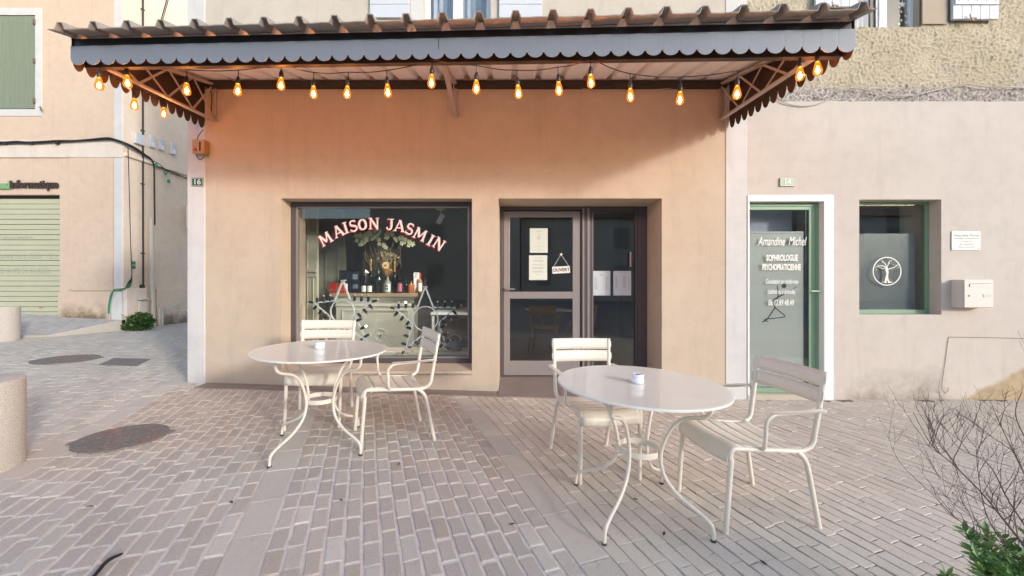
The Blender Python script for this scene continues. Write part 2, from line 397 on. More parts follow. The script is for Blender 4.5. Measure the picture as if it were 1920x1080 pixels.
def mat_shutgreen():
    m, t, b = newmat('weathered green boards'); v = local_vec(t)
    mp = N(t, 'ShaderNodeMapping'); mp.inputs['Scale'].default_value = (22, 22, 1.1); t.links.new(v, mp.inputs[0])
    c = mix(t, (.15, .185, .12), (.27, .31, .23), noise(t, 1, 6, .7, mp.outputs[0]))
    c = mix(t, c, (.40, .38, .30), ramp(t, noise(t, 1.6, 6, .8, mp.outputs[0]), [(.60, (0,0,0)), (.72, (.7,.7,.7))]))
    t.links.new(c, b.inputs['Base Color']); b.inputs['Roughness'].default_value = .8; bump(t, b, noise(t, 1.3, 6, .7, mp.outputs[0]), .5, .004); return m
M['shutgreen'] = mat_shutgreen()
def mat_roller():
    m, t, b = newmat('pale green roller slats'); v = local_vec(t)
    c = mix(t, (.45, .445, .30), (.55, .535, .37), noise(t, 2.5, 6, .7, v))
    mp = N(t, 'ShaderNodeMapping'); mp.inputs['Scale'].default_value = (1.3, 1, 9); t.links.new(v, mp.inputs[0])
    c = mix(t, c, (.25, .26, .20), math_(t, 'MULTIPLY', ramp(t, noise(t, 2, 6, .75, mp.outputs[0]), [(.60, (0,0,0)), (.75, (1,1,1))]), .5))
    t.links.new(c, b.inputs['Base Color']); b.inputs['Roughness'].default_value = .5; return m
M['roller'] = mat_roller()
def mat_frost():
    m, t, b = newmat('frosted film'); out = t.nodes['Material Output']
    b.inputs['Base Color'].default_value = (.47, .475, .445, 1); b.inputs['Roughness'].default_value = .35
    return m
M['frost'] = mat_frost()
M['curtain'] = simple('net curtain', (.55, .58, .68), .8, var=.2, vs=9)
M['asphalt'] = simple('asphalt', (.06, .06, .06), .8)
M['hill'] = simple('wooded hill', (.05, .07, .045), .9, var=.4, vs=.1)
M['farwall'] = simple('old grey facade', (.60, .55, .49), .9, var=.2, vs=.6)
M['farwin'] = simple('far window', (.30, .29, .28), .5)
M['farroof'] = simple('clay roof', (.20, .10, .07), .9, var=.2, vs=2)

# ------------------------------------------------------------------ walls with openings
def wall(name, mat, parent, x0, x1, z0, z1, y, T, holes, step=None):
    xs = sorted({x0, x1, *[h[0] for h in holes], *[h[1] for h in holes]}); zs = sorted({z0, z1, *[h[2] for h in holes], *[h[3] for h in holes]})
    m = MB()
    def hole(xc, zc): return any(h[0] < xc < h[1] and h[2] < zc < h[3] for h in holes)
    idx = {}
    def vi(x, yy, z):
        k = (round(x,5), round(yy,5), round(z,5))
        if k not in idx: idx[k] = len(m.v); m.v.append(Vector((x, yy, z)))
        return idx[k]
    for i in range(len(xs)-1):
        for j in range(len(zs)-1):
            a, b, c, d = xs[i], xs[i+1], zs[j], zs[j+1]
            if hole((a+b)/2, (c+d)/2): continue
            m.f.append((vi(a,y,c), vi(b,y,c), vi(b,y,d), vi(a,y,d)))
            m.f.append((vi(a,y+T,c), vi(a,y+T,d), vi(b,y+T,d), vi(b,y+T,c)))
            for (p, q, nx, nz) in (((a,c),(b,c),(a+b)/2,c-1e-3), ((a,d),(b,d),(a+b)/2,d+1e-3), ((a,c),(a,d),a-1e-3,(c+d)/2), ((b,c),(b,d),b+1e-3,(c+d)/2)):
                out = nx < x0 or nx > x1 or nz < z0 or nz > z1
                if out or hole(nx, nz):
                    m.f.append((vi(p[0],y,p[1]), vi(q[0],y,q[1]), vi(q[0],y+T,q[1]), vi(p[0],y+T,p[1])))
    return m.build(name, mat, parent)
def frame_mb(x0, x1, z0, z1, y, d, w, wb=None, wt_=None):
    wb = w if wb is None else wb; wt_ = w if wt_ is None else wt_
    m = MB(); m.box(x0, x0+w, y, y+d, z0, z1); m.box(x1-w, x1, y, y+d, z0, z1)
    m.box(x0+w, x1-w, y, y+d, z0, z0+wb); m.box(x0+w, x1-w, y, y+d, z1-wt_, z1); return m

# ------------------------------------------------------------------ ground and paving
TH = radians(20.7); cT, sT = cos(TH), sin(TH)
def c_of(x, y): return x*cT + y*sT
def to_xy(c, u): return (c*cT - u*sT, c*sT + u*cT)
def build_ground():
    me_v = []; me_f = []; cols = []
    xs = [-260, -120, -60, -30, -20, -16] + [-14 + .25*i for i in range(97)] + [12, 16, 20, 30, 60, 120, 260]
    xs = sorted(set(xs)); ys = sorted(set([-260, -140, -80, -50, -30, -18, -8, -4, -2, -1, 0] + [.25*i for i in range(1, 64)] + [20, 30, 60, 120, 260]))
    for y in ys:
        for x in xs:
            me_v.append((x, y, gz(x) - .005))
            c = c_of(x, y); near = -13 < x < 9 and .3 < y < 15
            if not near: k = (.33, .29, .27)
            elif -2.1 < c < 1.1: k = (.76, .69, .62)
            elif c >= 1.1:
                q = min(1, (c-1.1)/.9); k = tuple(a*(1-q)+b*q for a, b in zip((.46, .40, .36), (.20, .16, .135)))
            else:
                q = min(1, (-2.1-c)/2.5); k = tuple(a*(1-q)+b*q for a, b in zip((.62, .56, .50), (.56, .50, .45)))
            cols.append((*k, 1))
    n = len(xs)
    for i in range(len(ys)-1):
        for j in range(n-1): me_f.append((i*n+j, i*n+j+1, (i+1)*n+j+1, (i+1)*n+j))
    me = bpy.data.meshes.new('ground'); me.from_pydata(me_v, [], me_f)
    ca = me.color_attributes.new('Col', 'FLOAT_COLOR', 'POINT')
    for i, c in enumerate(cols): ca.data[i].color = c
    me.materials.append(M['ground']); o = bpy.data.objects.new('ground', me); COL.objects.link(o); tag(o, kind='structure')
    for p in me.polygons: p.use_smooth = True
build_ground()
def inside_visible(x, y):
    if y < .35 or y > 14.5 or x < -13 or x > 8.5: return False
    if y > W - .02 and x > -3.82: return False
    if y > LB-.1 and x < -8.3: return False
    if abs(x) > 1.5*y + 1.6: return False
    return True
def build_pavers():
    r = random.Random(3); V = []; Fc = []; Cc = []
    # column layout across the band direction: (c0, c1, kind)
    colsL = []
    period = 1.545; bw = .175
    for b in range(-9, 7):
        s = -.60 + period*b
        colsL.append((s, s+bw, 1)) if s < 1.2 else colsL.extend([(s, s+bw/2, 0), (s+bw/2, s+bw, 0)])
        n = 16; w = (period-bw)/n
        for i in range(n): colsL.append((s+bw+i*w, s+bw+(i+1)*w, 0))
    for (c0, c1, kd) in colsL:
        mid = (c0+c1)/2
        u = -6 + r.random()*.2
        while u < 18:
            L = (.30 + r.random()*.16) if kd else (.155 + r.random()*.04)
            uc = u + L/2; x, y = to_xy(mid, uc)
            if inside_visible(x, y):
                zone = 0 if -2.1 < mid < 1.1 else (1 if mid >= 1.1 else -1)
                if kd: j = .0025; jl = .0018
                elif zone == 0: j = .0074 + r.uniform(-.0022,.0025); jl = .0068 + r.uniform(-.002,.003)
                elif zone == 1: j = .0026; jl = .0007
                else: j = .0045; jl = .004
                a0, a1, b0, b1 = c0+j, c1-j, u+jl, u+L-jl
                jt = .0032
                pts = [(a0,b0),((a0+a1)/2,b0),(a1,b0),(a1,(b0+b1)/2),(a1,b1),((a0+a1)/2,b1),(a0,b1),(a0,(b0+b1)/2)]
                pts = [(p[0]+r.uniform(-jt,jt), p[1]+r.uniform(-jt,jt)) for p in pts]
                cc = sum(p[0] for p in pts)/8; uu = sum(p[1] for p in pts)/8
                dz = r.uniform(-.0015, .002); tx = r.uniform(-.012,.012)
                base = len(V); wob = .006*sin(uc*2.1+mid*1.3)
                for ring, (shr, zz) in enumerate(((0, -.010), (0.0022, -.0008), (.0050, .0009))):
                    for p in pts:
                        dcx, dux = cc-p[0], uu-p[1]; ln = sqrt(dcx*dcx+dux*dux)
                        q = (p[0]+dcx/ln*shr+wob, p[1]+dux/ln*shr); X, Y = to_xy(*q)
                        V.append((X, Y, gz(X)+zz+dz+tx*(q[0]-cc)))
                f = []
                for k in range(8):
                    for rr in (0, 1): f.append((base+rr*8+k, base+rr*8+(k+1)%8, base+(rr+1)*8+(k+1)%8, base+(rr+1)*8+k))
                f.append(tuple(base+16+k for k in range(8)))
                Fc += f
                # paver colour: bands of granite, brown and grey sandstone pavers
                if kd: col = Vector((.56, .515, .465))*r.uniform(.94, 1.06)
                else:
                    q = r.random()
                    if q < .18: col = Vector((.57, .53, .48))
                    elif q < .27: col = Vector((.49, .415, .35))
                    else: col = Vector((.475, .425, .385))
                    wb_ = max(0, min(1, (y-2.2)/1.9)) if (x > -3.6 and y < W) else 0  # pavers turn browner towards the shop wall
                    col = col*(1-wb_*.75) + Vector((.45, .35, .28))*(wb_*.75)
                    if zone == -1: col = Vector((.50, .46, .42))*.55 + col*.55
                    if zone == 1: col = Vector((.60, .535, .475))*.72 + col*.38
                    col *= r.uniform(.88, 1.12) if zone != 1 else r.uniform(.93, 1.07)
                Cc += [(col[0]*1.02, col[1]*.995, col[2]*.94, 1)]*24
            u += L
    me = bpy.data.meshes.new('paving'); me.from_pydata(V, [], Fc)
    ca = me.color_attributes.new('Col', 'FLOAT_COLOR', 'POINT'); flat = []
    for c in Cc: flat += c
    ca.data.foreach_set('color', flat)
    me.materials.append(M['paver']); o = bpy.data.objects.new('paving', me); COL.objects.link(o); tag(o, kind='structure')
build_pavers()
# slate strip at the foot of the shop wall, and raised pavement by the far shop
m = MB(); xs = [-3.58, -2.98, -2.38, -1.78, -1.18, -.68, -.17]
for i in range(len(xs)-1):
    a, b = xs[i]+.002, xs[i+1]-.002
    m.add([(a,W-.19,gz(a)-.02),(b,W-.19,gz(b)-.02),(b,W+.01,gz(b)-.02),(a,W+.01,gz(a)-.02),(a,W-.19,gz(a)+.009),(b,W-.19,gz(b)+.009),(b,W+.01,gz(b)+.009),(a,W+.01,gz(a)+.009)],
          [(0,3,2,1),(4,5,6,7),(0,1,5,4),(1,2,6,5),(2,3,7,6),(3,0,4,7)])
tag(m.build('kerb_strip', M['slab'], bevel=.002), kind='structure')
m = MB()
k0 = Vector((-13.0, 6.9, .40)); k1 = P(95, 634, 7.4); k2 = P(232, 600, 8.42)
pl = [Vector((-14, 6.4, .38)), Vector((k1.x, k1.y, .285)), Vector((-8.30, 8.40, .47)), Vector((-8.30, 8.6, .49)), Vector((-14, 8.6, .72))]
top = [p.copy() for p in pl]; bot = [Vector((p.x, p.y, -.1)) for p in pl]
m.add(top+bot, [(0,1,2,3,4), (9,8,7,6,5)]+[(i, i+5, (i+1)%5+5, (i+1)%5) for i in range(5)])
mp_, t, b = newmat('pale pavement stone')
c = mix(t, (.34, .31, .30), (.45, .41, .39), noise(t, 7, 6, .75)); g_ = t.nodes.new('ShaderNodeNewGeometry'); mpp = N(t, 'ShaderNodeMapping'); mpp.inputs['Rotation'].default_value = (0, 0, radians(60)); t.links.new(g_.outputs['Position'], mpp.inputs['Vector'])
bk = N(t, 'ShaderNodeTexBrick', Scale=1.0); bk.inputs['Brick Width'].default_value = .22; bk.inputs['Row Height'].default_value = .1; bk.inputs['Mortar Size'].default_value = .006
bk.inputs['Color1'].default_value = (.40, .37, .35, 1); bk.inputs['Color2'].default_value = (.54, .50, .475, 1); bk.inputs['Mortar'].default_value = (.60, .56, .53, 1); t.links.new(mpp.outputs[0], bk.inputs['Vector'])
c = mix(t, c, bk.outputs['Color'], .8)
t.links.new(c, b.inputs['Base Color']); b.inputs['Roughness'].default_value = .8
bump(t, b, noise(t, 40, 5, .7), .4, .005)
tag(m.build('pavement', mp_, bevel=.01), kind='structure')
m = MB()
for a, b_ in ((pl[0], pl[1]), (pl[1], pl[2])):
    a = a+Vector((0,-.03,.004)); b_ = b_+Vector((0,-.03,.004)); m.add([a+Vector((0,0,-.5)), b_+Vector((0,0,-.5)), b_+Vector((0,.12,-.5)), a+Vector((0,.12,-.5)), a, b_, b_+Vector((0,.12,0)), a+Vector((0,.12,0))], [(0,3,2,1),(4,5,6,7),(0,1,5,4),(1,2,6,5),(2,3,7,6),(3,0,4,7)])
tag(m.build('kerb', M['kerbstone']), kind='structure')

# ------------------------------------------------------------------ the shop building (number 16)
XL, XR = XW(352), XW(1400)
shop = thing('shop_building', 'peach rendered shop building with large lettered display window and taupe glass door', 'building', (-.6, W, 0))
wx0, wx1, wz0, wz1 = XW(527), XW(885), ZW(703), ZW(372)
dx0, dx1, dz0, dz1 = XW(935), XW(1241), -.5, ZW(372)
px0, px1 = XW(385), XW(1360)
wall('wall', M['peach'], shop, px0, px1, -.6, 3.62, W, .55, [(wx0, wx1, wz0, wz1), (dx0, dx1, -.6, dz1)])
ux0, ux1, uz0 = XW(794), XW(920), ZW(37)+.0
wall('upper_wall', M['cream_up'], shop, px0, px1, 3.62, 7.4, W, .55, [(ux0, ux1, uz0, 5.8)])
for a, b_ in ((XL, px0), (px1, XR)):
    MB().box(a, b_, W-.008, W+.55, -.6, 7.4).build('pilaster', M['white_pl'], shop, bevel=.006)
m = MB(); m.box(XL, XL+.3, W+.551, 12, -.6, 7.4); m.box(XR-.3, XR, W+.551, 12, -.6, 7.4); m.box(XL+.3, XR-.3, 11.7, 12, -.6, 7.4)
m.build('side_wall', M['cream_up'], shop)
MB().prism([(XL-.3, 7.4), (XR+.1, 7.4), (XR+.1, 7.5), (XL-.3, 7.5)], W-.4, 12.2).build('roof', M['farroof'], shop)
MB().box(XL+.3, XR-.3, W+.56, 11.7, 2.85, 2.95).build('ceiling', M['room'], shop)
MB().box(XL+.3, XR-.3, W+.551, 11.7, -.3, .05).build('interior_floor', M['floor'], shop)
m = MB(); m.box(XL+.31, XR-.31, 8.6, 8.7, .05, 2.85); m.box(XL+.31, XL+.4, W+.56, 8.6, .05, 2.85); m.box(XR-.4, XR-.31, W+.56, 8.6, .05, 2.85); m.build('interior_wall', M['room'], shop)
# display window
Yw = 4.83
fx0, fx1, fz0, fz1 = wx0-.0+.001, wx1-.001, ZW(681, Yw), ZW(377, Yw)+.0
fz1 = wz1-.001
win = frame_mb(fx0, fx1, fz0, fz1, Yw, .07, .058, .06, .055).build('display_window', M['alu_d'], shop, bevel=.004)
frame_mb(fx0+.058, fx1-.058, fz0+.06, fz1-.055, Yw+.012, .05, .016).build('inner_bead', M['alu'], win, bevel=.002)
MB().box(fx0+.06, fx1-.06, Yw+.03, Yw+.036, fz0+.062, fz1-.057).build('glass_pane', M['glass'], win)
# sill, sloping, with rounded nose
sl = []
for x in (wx0+.001, wx1-.001):
    sl.append([(x, Yw+.06, fz0-.001), (x, Yw-.002, fz0-.001), (x, W+.03, wz0+.052), (x, W-.012, wz0+.046), (x, W-.022, wz0+.034), (x, W-.022, wz0+.02), (x, W-.012, wz0+.006), (x, W+.03, wz0+.001), (x, Yw+.06, wz0+.001)])
m = MB(); n = len(sl[0]); m.add(sl[0]+sl[1], [tuple(range(n)), tuple(range(2*n-1, n-1, -1))]+[(i,(i+1)%n,(i+1)%n+n,i+n) for i in range(n)])
m.build('sill', M['peach'], win, smooth=40)

# glyph strokes for the arched lettering
def strip(pts, w):
    pts = [Vector((p[0],0,p[1])) for p in pts]; L = []; Rr = []
    for i, p in enumerate(pts):
        t = (pts[min(i+1,len(pts)-1)]-pts[max(i-1,0)]).normalized(); nn = Vector((-t.z,0,t.x))
        ww = w[i] if isinstance(w, (list, tuple)) else w
        L.append(p+nn*ww/2); Rr.append(p-nn*ww/2)
    n = len(pts); return L+Rr, [(i, i+1, n+i+1, n+i) for i in range(n-1)]
def arc(cx, cz, rx, rz, a0, a1, k=12): return [(cx+rx*cos(radians(a0+(a1-a0)*i/k)), cz+rz*sin(radians(a0+(a1-a0)*i/k))) for i in range(k+1)]
T_, t_ = .19, .11
GL = {
 'I': [([(0,0),(0,1)], T_), ([(-.2,.035),(.2,.035)], .07), ([(-.2,.965),(.2,.965)], .07)],
 'M': [([(-.40,0),(-.34,1)], .13), ([(.40,0),(.34,1)], T_), ([(-.34,1),(0,.22)], T_), ([(0,.22),(.34,1)], .10), ([(-.56,.035),(-.24,.035)], .07), ([(.22,.035),(.58,.035)], .07), ([(-.5,.965),(-.3,.965)], .07), ([(.3,.965),(.5,.965)], .07)],
 'N': [([(-.30,0),(-.30,1)], .13), ([(.30,-.02),(.30,1)], .13), ([(-.32,.98),(.32,.05)], T_), ([(-.46,.035),(-.14,.035)], .07), ([(-.48,.965),(-.28,.965)], .07), ([(.14,.965),(.46,.965)], .07)],
 'A': [([(-.36,0),(0,1)], .11), ([(.36,0),(0,1)], T_), ([(-.22,.32),(.22,.32)], .09), ([(-.50,.035),(-.2,.035)], .07), ([(.18,.035),(.54,.035)], .07), ([(-.16,.97),(.08,.97)], .06)],
 'O': [(arc(0,.5,.30,.42,0,360,28), [.19 if abs(cos(2*pi*i/28)) > .6 else .13 for i in range(29)])],
 'J': [([(.10,1),(.10,.30)]+arc(-.10,.28,.20,.21,0,-150,8), [T_, T_]+[.17,.16,.15,.14,.13,.12,.11,.1,.09]), ([(-.24,.965),(.30,.965)], .07), ([(-.29,.15),(-.24,.30)], .10)],
 'S': [(arc(0,.735,.235,.215,35,270,14)+arc(0,.275,.26,.235,90,-145,14)[0:], [.10]+[.13]*9+[.17]*10+[.14]*9+[.10]), ([(.20,.98),(.24,.76)], .07), ([(-.26,.02),(-.28,.26)], .07)],
}
def lettering():
    face = MB(); shade = MB(); k = [0]
    data = [('M',285,385,31),('A',420,303,24),('I',500,266,17),('S',580,246,13),('O',678,232,7),('N',800,222,0),
            ('J',972,232,-3),('A',1070,246,-8),('S',1180,278,-17),('M',1288,335,-25),('I',1400,398,-30),('N',1488,437,-34)]
    H = .142
    for ch, zx, zy, ang in data:
        c = P(560+zx/5.647, 380+zy/5.647, Yw+.02)
        for pts, w in GL[ch]:
            vs, fs = strip(pts, w)
            for mbx, off, dep in ((face, (0,0), 0), (shade, (-.011,-.010), .005)):
                k[0] += 1
                Mx = Matrix.Translation((c.x+off[0], Yw+.016+dep-.0001*(k[0]%40), c.z+off[1])) @ Matrix.Rotation(radians(-ang), 4, 'Y') @ Matrix.Scale(H, 4) @ Matrix.Translation((0,0,-.5))
                mbx.add([Mx @ v for v in vs], fs)
                if mbx is shade:      # solid side between face and shade so the drop reads as one block
                    k[0] += 1
                    M2 = Matrix.Translation((c.x-.0055, Yw+.0195-.0001*(k[0]%12), c.z-.005)) @ Matrix.Rotation(radians(-ang), 4, 'Y') @ Matrix.Scale(H, 4) @ Matrix.Translation((0,0,-.5))
                    mbx.add([M2 @ v for v in vs], fs)
    face.build('lettering', simple('cream lettering', (.80, .68, .62), .6, var=.02), win, recalc=False)
    shade.build('lettering_shadow', simple('crimson lettering', (.45, .02, .03), .6, var=.02), win, recalc=False)
lettering()

# door and sidelight
Yd = 5.13
def xd(px): return XW(px, Yd)
def zd(py): return ZW(py, Yd)
ddz0, ddz1 = zd(705), dz1-.001
m = MB(); m.box(dx0+.001, xd(943), Yd, Yd+.09, ddz0, ddz1); m.box(xd(1090), xd(1107), Yd-.01, Yd+.09, ddz0, ddz1); m.box(xd(1196), dx1-.001, Yd, Yd+.09, ddz0, ddz1)
m.box(xd(943), xd(1090), Yd, Yd+.09, zd(394), ddz1); m.box(xd(1107), xd(1196), Yd, Yd+.09, zd(391), ddz1); m.box(xd(1107), xd(1196), Yd, Yd+.09, ddz0, ddz0+.04)
fr = m.build('door_frame', M['alu_d'], shop, bevel=.004)
m = MB(); m.box(xd(1092), xd(1095), Yd-.018, Yd-.0105, ddz0, ddz1-.02); m.box(xd(1101), xd(1105), Yd-.018, Yd-.0105, ddz0, ddz1-.02)
m.build('frame_bead', M['alu'], fr)
m = MB(); y0 = Yd+.012
m.box(xd(944), xd(956), y0, y0+.05, ddz0+.005, zd(396)); m.box(xd(1074), xd(1088.5), y0, y0+.05, ddz0+.005, zd(396))
m.box(xd(956), xd(1074), y0, y0+.05, zd(407), zd(396)); m.box(xd(956), xd(1074), y0, y0+.05, zd(560), zd(547)); m.box(xd(956), xd(1074), y0, y0+.05, ddz0+.005, zd(677))
door = m.build('door', M['alu'], shop, bevel=.003)
MB().box(xd(956), xd(1074), y0+.022, y0+.028, zd(547), zd(407)).build('upper_pane', M['glass_d'], door)
MB().box(xd(956), xd(1074), y0+.022, y0+.028, zd(677), zd(560)).build('lower_pane', M['glass_d'], door)
m = MB(); hc = P(947, 542, y0)
m.tube(fillet([hc, hc+Vector((0,-.055,0)), hc+Vector((.13,-.055,0))], .02), .010, 8); m.lathe([(.018,-.008),(.018,0)], hc, 12, 'y'); m.lathe([(.012,-.008),(.012,0)], hc+Vector((.005,0,-.12)), 10, 'y')
m.build('handle', M['alu'], door, smooth=40)
side = frame_mb(xd(1107), xd(1196), ddz0+.04, zd(391), y0, .05, .03, .035, .03).build('sidelight', M['alu_d'], shop, bevel=.003)
MB().box(xd(1107)+.03, xd(1196)-.03, y0+.022, y0+.028, ddz0+.075, zd(391)-.03).build('sidelight_pane', M['glass_d'], side)
MB().box(xd(1107)+.031, xd(1107)+.040, y0+.002, y0+.02, ddz0+.08, zd(391)-.03).build('edge_bead', M['alu'], side)
m = MB(); hb = P(1181, 480, y0); m.box(hb.x-.01, hb.x+.012, y0-.03, y0-.012, hb.z-.14, hb.z+.05); m.build('pull_handle', M['steel_l'], side, bevel=.003)
# threshold slabs sloping out of the doorway
m = MB(); xs = [dx0+.002, xd(1040), dx1-.002]
for i in range(2):
    a, b_ = xs[i]+.0015, xs[i+1]-.0015
    zf = lambda x: gz(x)+.012
    m.add([(a,W-.20,-.4),(b_,W-.20,-.4),(b_,Yd+.2,-.4),(a,Yd+.2,-.4),(a,W-.20,zf(a)),(b_,W-.20,zf(b_)),(b_,Yd+.2,ddz0),(a,Yd+.2,ddz0)],
          [(0,3,2,1),(4,5,6,7),(0,1,5,4),(1,2,6,5),(2,3,7,6),(3,0,4,7)])
m.build('threshold', M['slab'], shop, bevel=.002)
# upstairs window and shutters
uw = frame_mb(ux0, ux1, uz0, 5.8, W+.10, .06, .055, .03, .06)
mu = (XW(846)+XW(866))/2
uw.box(mu-.055, mu+.055, W+.09, W+.16, uz0+.03, 5.74); uw.box(ux0+.055, mu-.055, W+.105, W+.155, uz0+.055, uz0+.075); uw.box(mu+.055, ux1-.055, W+.105, W+.155, uz0+.055, uz0+.075)
uw = uw.build('upstairs_window', M['whitep'], shop, bevel=.004)
MB().box(ux0+.05, ux1-.05, W+.13, W+.135, uz0+.03, 5.74).build('upstairs_pane', M['glass'], uw)
m = MB(); rows = []
for z in (uz0+.03, 5.7): rows.append([(ux0+.02+(ux1-ux0-.04)*i/60, W+.22+.02*sin(i*.95)+.008*sin(i*2.3), z) for i in range(61)])
m.grid(rows).build('curtain', M['curtain'], uw, smooth=80)
MB().box(XW(770), ux0-.001, W-.006, W+.1, uz0-.02, 5.9).build('window_surround', M['white_pl'], shop)
def board_shutter(x0, x1, z0, z1, y, mat, parent, horizontal=False, nb=4):
    m = MB()
    if horizontal:
        z = z0
        while z < z1-.01: m.box(x0, x1, y-.028, y, z+.002, min(z+.155, z1)-.002); z += .155
    else:
        w = (x1-x0)/nb
        for i in range(nb): m.box(x0+i*w+.0015, x0+(i+1)*w-.0015, y-.028, y, z0, z1)
    return m.build('shutter', mat, parent, bevel=.003)
board_shutter(XW(695), XW(768), ZW(36), 5.8, W-.003, M['shutblue'], shop, True)
board_shutter(XW(936), XW(1016), ZW(36), 5.8, W-.003, M['shutblue'], shop, True)

# ------------------------------------------------------------------ canopy
AX, AY, BX, BY = -3.60, 3.22, 2.55, 2.93
def fy(x): return AY + (x-AX)*(BY-AY)/(BX-AX)
def fbz(x): return 3.072 + (x-AX)*(3.012-3.072)/(BX-AX)       # bottom of front scallops
def ftz(x): return 3.305 + (x-AX)*(3.262-3.305)/(BX-AX)       # top of the fascia
canopy = thing('canopy', 'grey scalloped metal canopy with corrugated roof over the shop front', 'canopy', (-.5, W, 3.1))
OV = .14
def roofz(x, y):
    f = fy(x); return ftz(x) + (y-f)*(3.66-ftz(x))/(W-f)
prof = []
x = AX-.01; per = .2736; first = -3.53
k = 0
prof.append((AX-.03, 0.0))
while first+per*k < BX+.02:
    c = first+per*k
    prof += [(c-.040, 0), (c-.020, .052), (c+.020, .052), (c+.040, 0), (c+.10, -.003), (c+.17, .001)]; k += 1
prof = [p for p in prof if p[0] < BX+.02]; prof.append((BX+.03, 0))
def sheet_rows(dz, y_start=0, ov=OV):
    rows = []
    for j in range(9):
        tt = j/8; rows.append([(px_, (fy(px_)-ov)*(1-tt)+(W-.002)*tt, roofz(px_, (fy(px_)-ov)*(1-tt)+(W-.002)*tt)+h+dz+.004*mnoise.noise(Vector((px_*3, j*.7, 0)))) for px_, h in prof])
    return rows
MB().grid(sheet_rows(.008)).build('roof_sheet', M['sheet'], canopy, solid=.007, recalc=False)
MB().grid(sheet_rows(-.003, ov=-.02)).build('soffit', M['soffit'], canopy, solid=.004, recalc=False)
def scallops(n, s0, s1, lobe):      # outline offsets along the bottom: list of (s, drop 0..1)
    out = []
    for i in range(n):
        a = s0+(s1-s0)*i/n; b_ = s0+(s1-s0)*(i+1)/n; w = b_-a
        for j in range(13):
            t = j/12; u = 2*t-1
            out.append((a+w*t, lobe*sqrt(max(0, 1-u*u*.985))))
    return out
def valance(p_of, top_of, bot_of, n, L, lobe, nrm, th=.004):
    sc = scallops(n, 0, 1, lobe); m = MB(); rows_f = []
    A = []; Bv = []
    for s, d in sc:
        p = p_of(s); zb = bot_of(s)+lobe-d
        A.append(Vector((p.x, p.y, top_of(s)))); Bv.append(Vector((p.x, p.y, zb)))
    rows = [A, Bv]
    m.grid(rows); return m
N_ = 48
m = valance(lambda s: Vector((AX+(BX-AX)*s, fy(AX+(BX-AX)*s), 0)), lambda s: ftz(AX+(BX-AX)*s)-.078, lambda s: fbz(AX+(BX-AX)*s), N_, 6, .060, None)
m.build('fascia', M['fascia'], canopy, solid=.004, recalc=False)
xm = XW(822, 3.06); MB().box(xm-.0015, xm+.0015, fy(xm)-.0045, fy(xm)-.0021, fbz(xm)+.075, ftz(xm)-.083).build('fascia_joint', M['beam'], canopy)
for xs_, yf in ((AX+.003, AY), (BX-.003, BY)):
    m = valance(lambda s: Vector((xs_, yf+.004+(W-.01-yf-.004)*s, 0)), lambda s: roofz(xs_, yf+(W-yf)*s)-.006, lambda s: fbz(xs_)+(3.11-fbz(xs_))*s - .024, 14, 1.5, .118, None)
    m.build('side_valance', M['inner'], canopy, solid=.004, recalc=False)
def rafter(x, y0, yb, zt_wall, zb_wall, zb_front, nbr, sc=1.0, name='truss'):
    m = MB(); yw = W-.012
    tz = lambda y: roofz(x, y)-.055
    zwt = zt_wall
    top = lambda y: tz(y)
    bot = lambda y: zb_front+(zb_wall-zb_front)*(y-y0)/(yw-y0)
    m.bar((x, y0, top(y0)), (x, yw, top(yw)), .045*sc, .022, (0,0,1)); m.bar((x, y0, bot(y0)), (x, yw, bot(yw)), .045*sc, .018, (0,0,1))
    m.bar((x, yw-.006, bot(yw)+.012), (x, yw-.006, top(yw)-.014), .03, .012, (0,1,0))
    for i in range(nbr):
        a = y0+(yw-.02-y0)*i/nbr; b_ = y0+(yw-.02-y0)*(i+1)/nbr
        m.bar((x-.009, a, bot(a)), (x-.009, b_, top(b_)), .005, .020, (0,0,1)); m.bar((x+.009, a, top(a)), (x+.009, b_, bot(b_)), .005, .020, (0,0,1))
    return m.build(name, M['steel_l'], canopy)
rafter(-3.47, 3.36, 0, 0, 3.18, 3.13, 4); rafter(2.43, 3.08, 0, 0, 3.19, 3.10, 4)
m = MB(); x = -.66; yw = W-.01
a0 = Vector((x, yw, 3.235)); a1 = Vector((x, 3.72, 3.44)); 
m.bar(a0, a1, .048, .016, (0,0,1)); m.bar((x, yw-.006, 3.22), (x, yw-.006, 3.60), .04, .012, (0,1,0))
m.bar((x, 3.25, roofz(x,3.25)-.06), (x, yw, roofz(x,yw)-.05), .045, .02, (0,0,1))
for i in range(3):
    ya = 3.95+.21*i; za = 3.235+(3.44-3.235)*(yw-ya)/(yw-3.72)
    m.bar((x-.009, ya, za), (x-.009, ya+.2, roofz(x, ya+.2)-.06), .005, .018); m.bar((x+.009, ya+.2, za-.03), (x+.009, ya, roofz(x, ya)-.06), .005, .018)
m.build('truss', M['steel_l'], canopy)
# beams, and the black eaves shade bar
m = MB()
for off, dz in ((.10, .02),):
    a = Vector((AX+.03, AY+off, 3.128)); b_ = Vector((BX-.03, BY+off, 3.058)); m.bar(a, b_, .05, .07)
m.build('front_beam', M['beam'], canopy, bevel=.003)
m = MB(); m.bar((AX+.01, AY+.035, 3.250), (BX-.01, BY+.035, 3.203), .04, .09); m.build('eaves_shade_bar', M['black'], canopy)  # black bar painting in the shade band under the sheet overhang
m = MB(); m.box(-3.55, 2.49, W-.075, W-.001, 3.555, 3.625); m.build('wall_beam', M['beam'], canopy, bevel=.003)
MB().bar((AX+.03, AY+.13, roofz(AX, AY+.13)-.04), (AX+.03, W-.08, 3.60), .04, .06).build('side_beam', M['beam'], canopy)
m = MB(); m.bar((BX-.03, BY+.13, roofz(BX, BY+.13)-.04), (BX-.03, W-.08, 3.60), .04, .06)
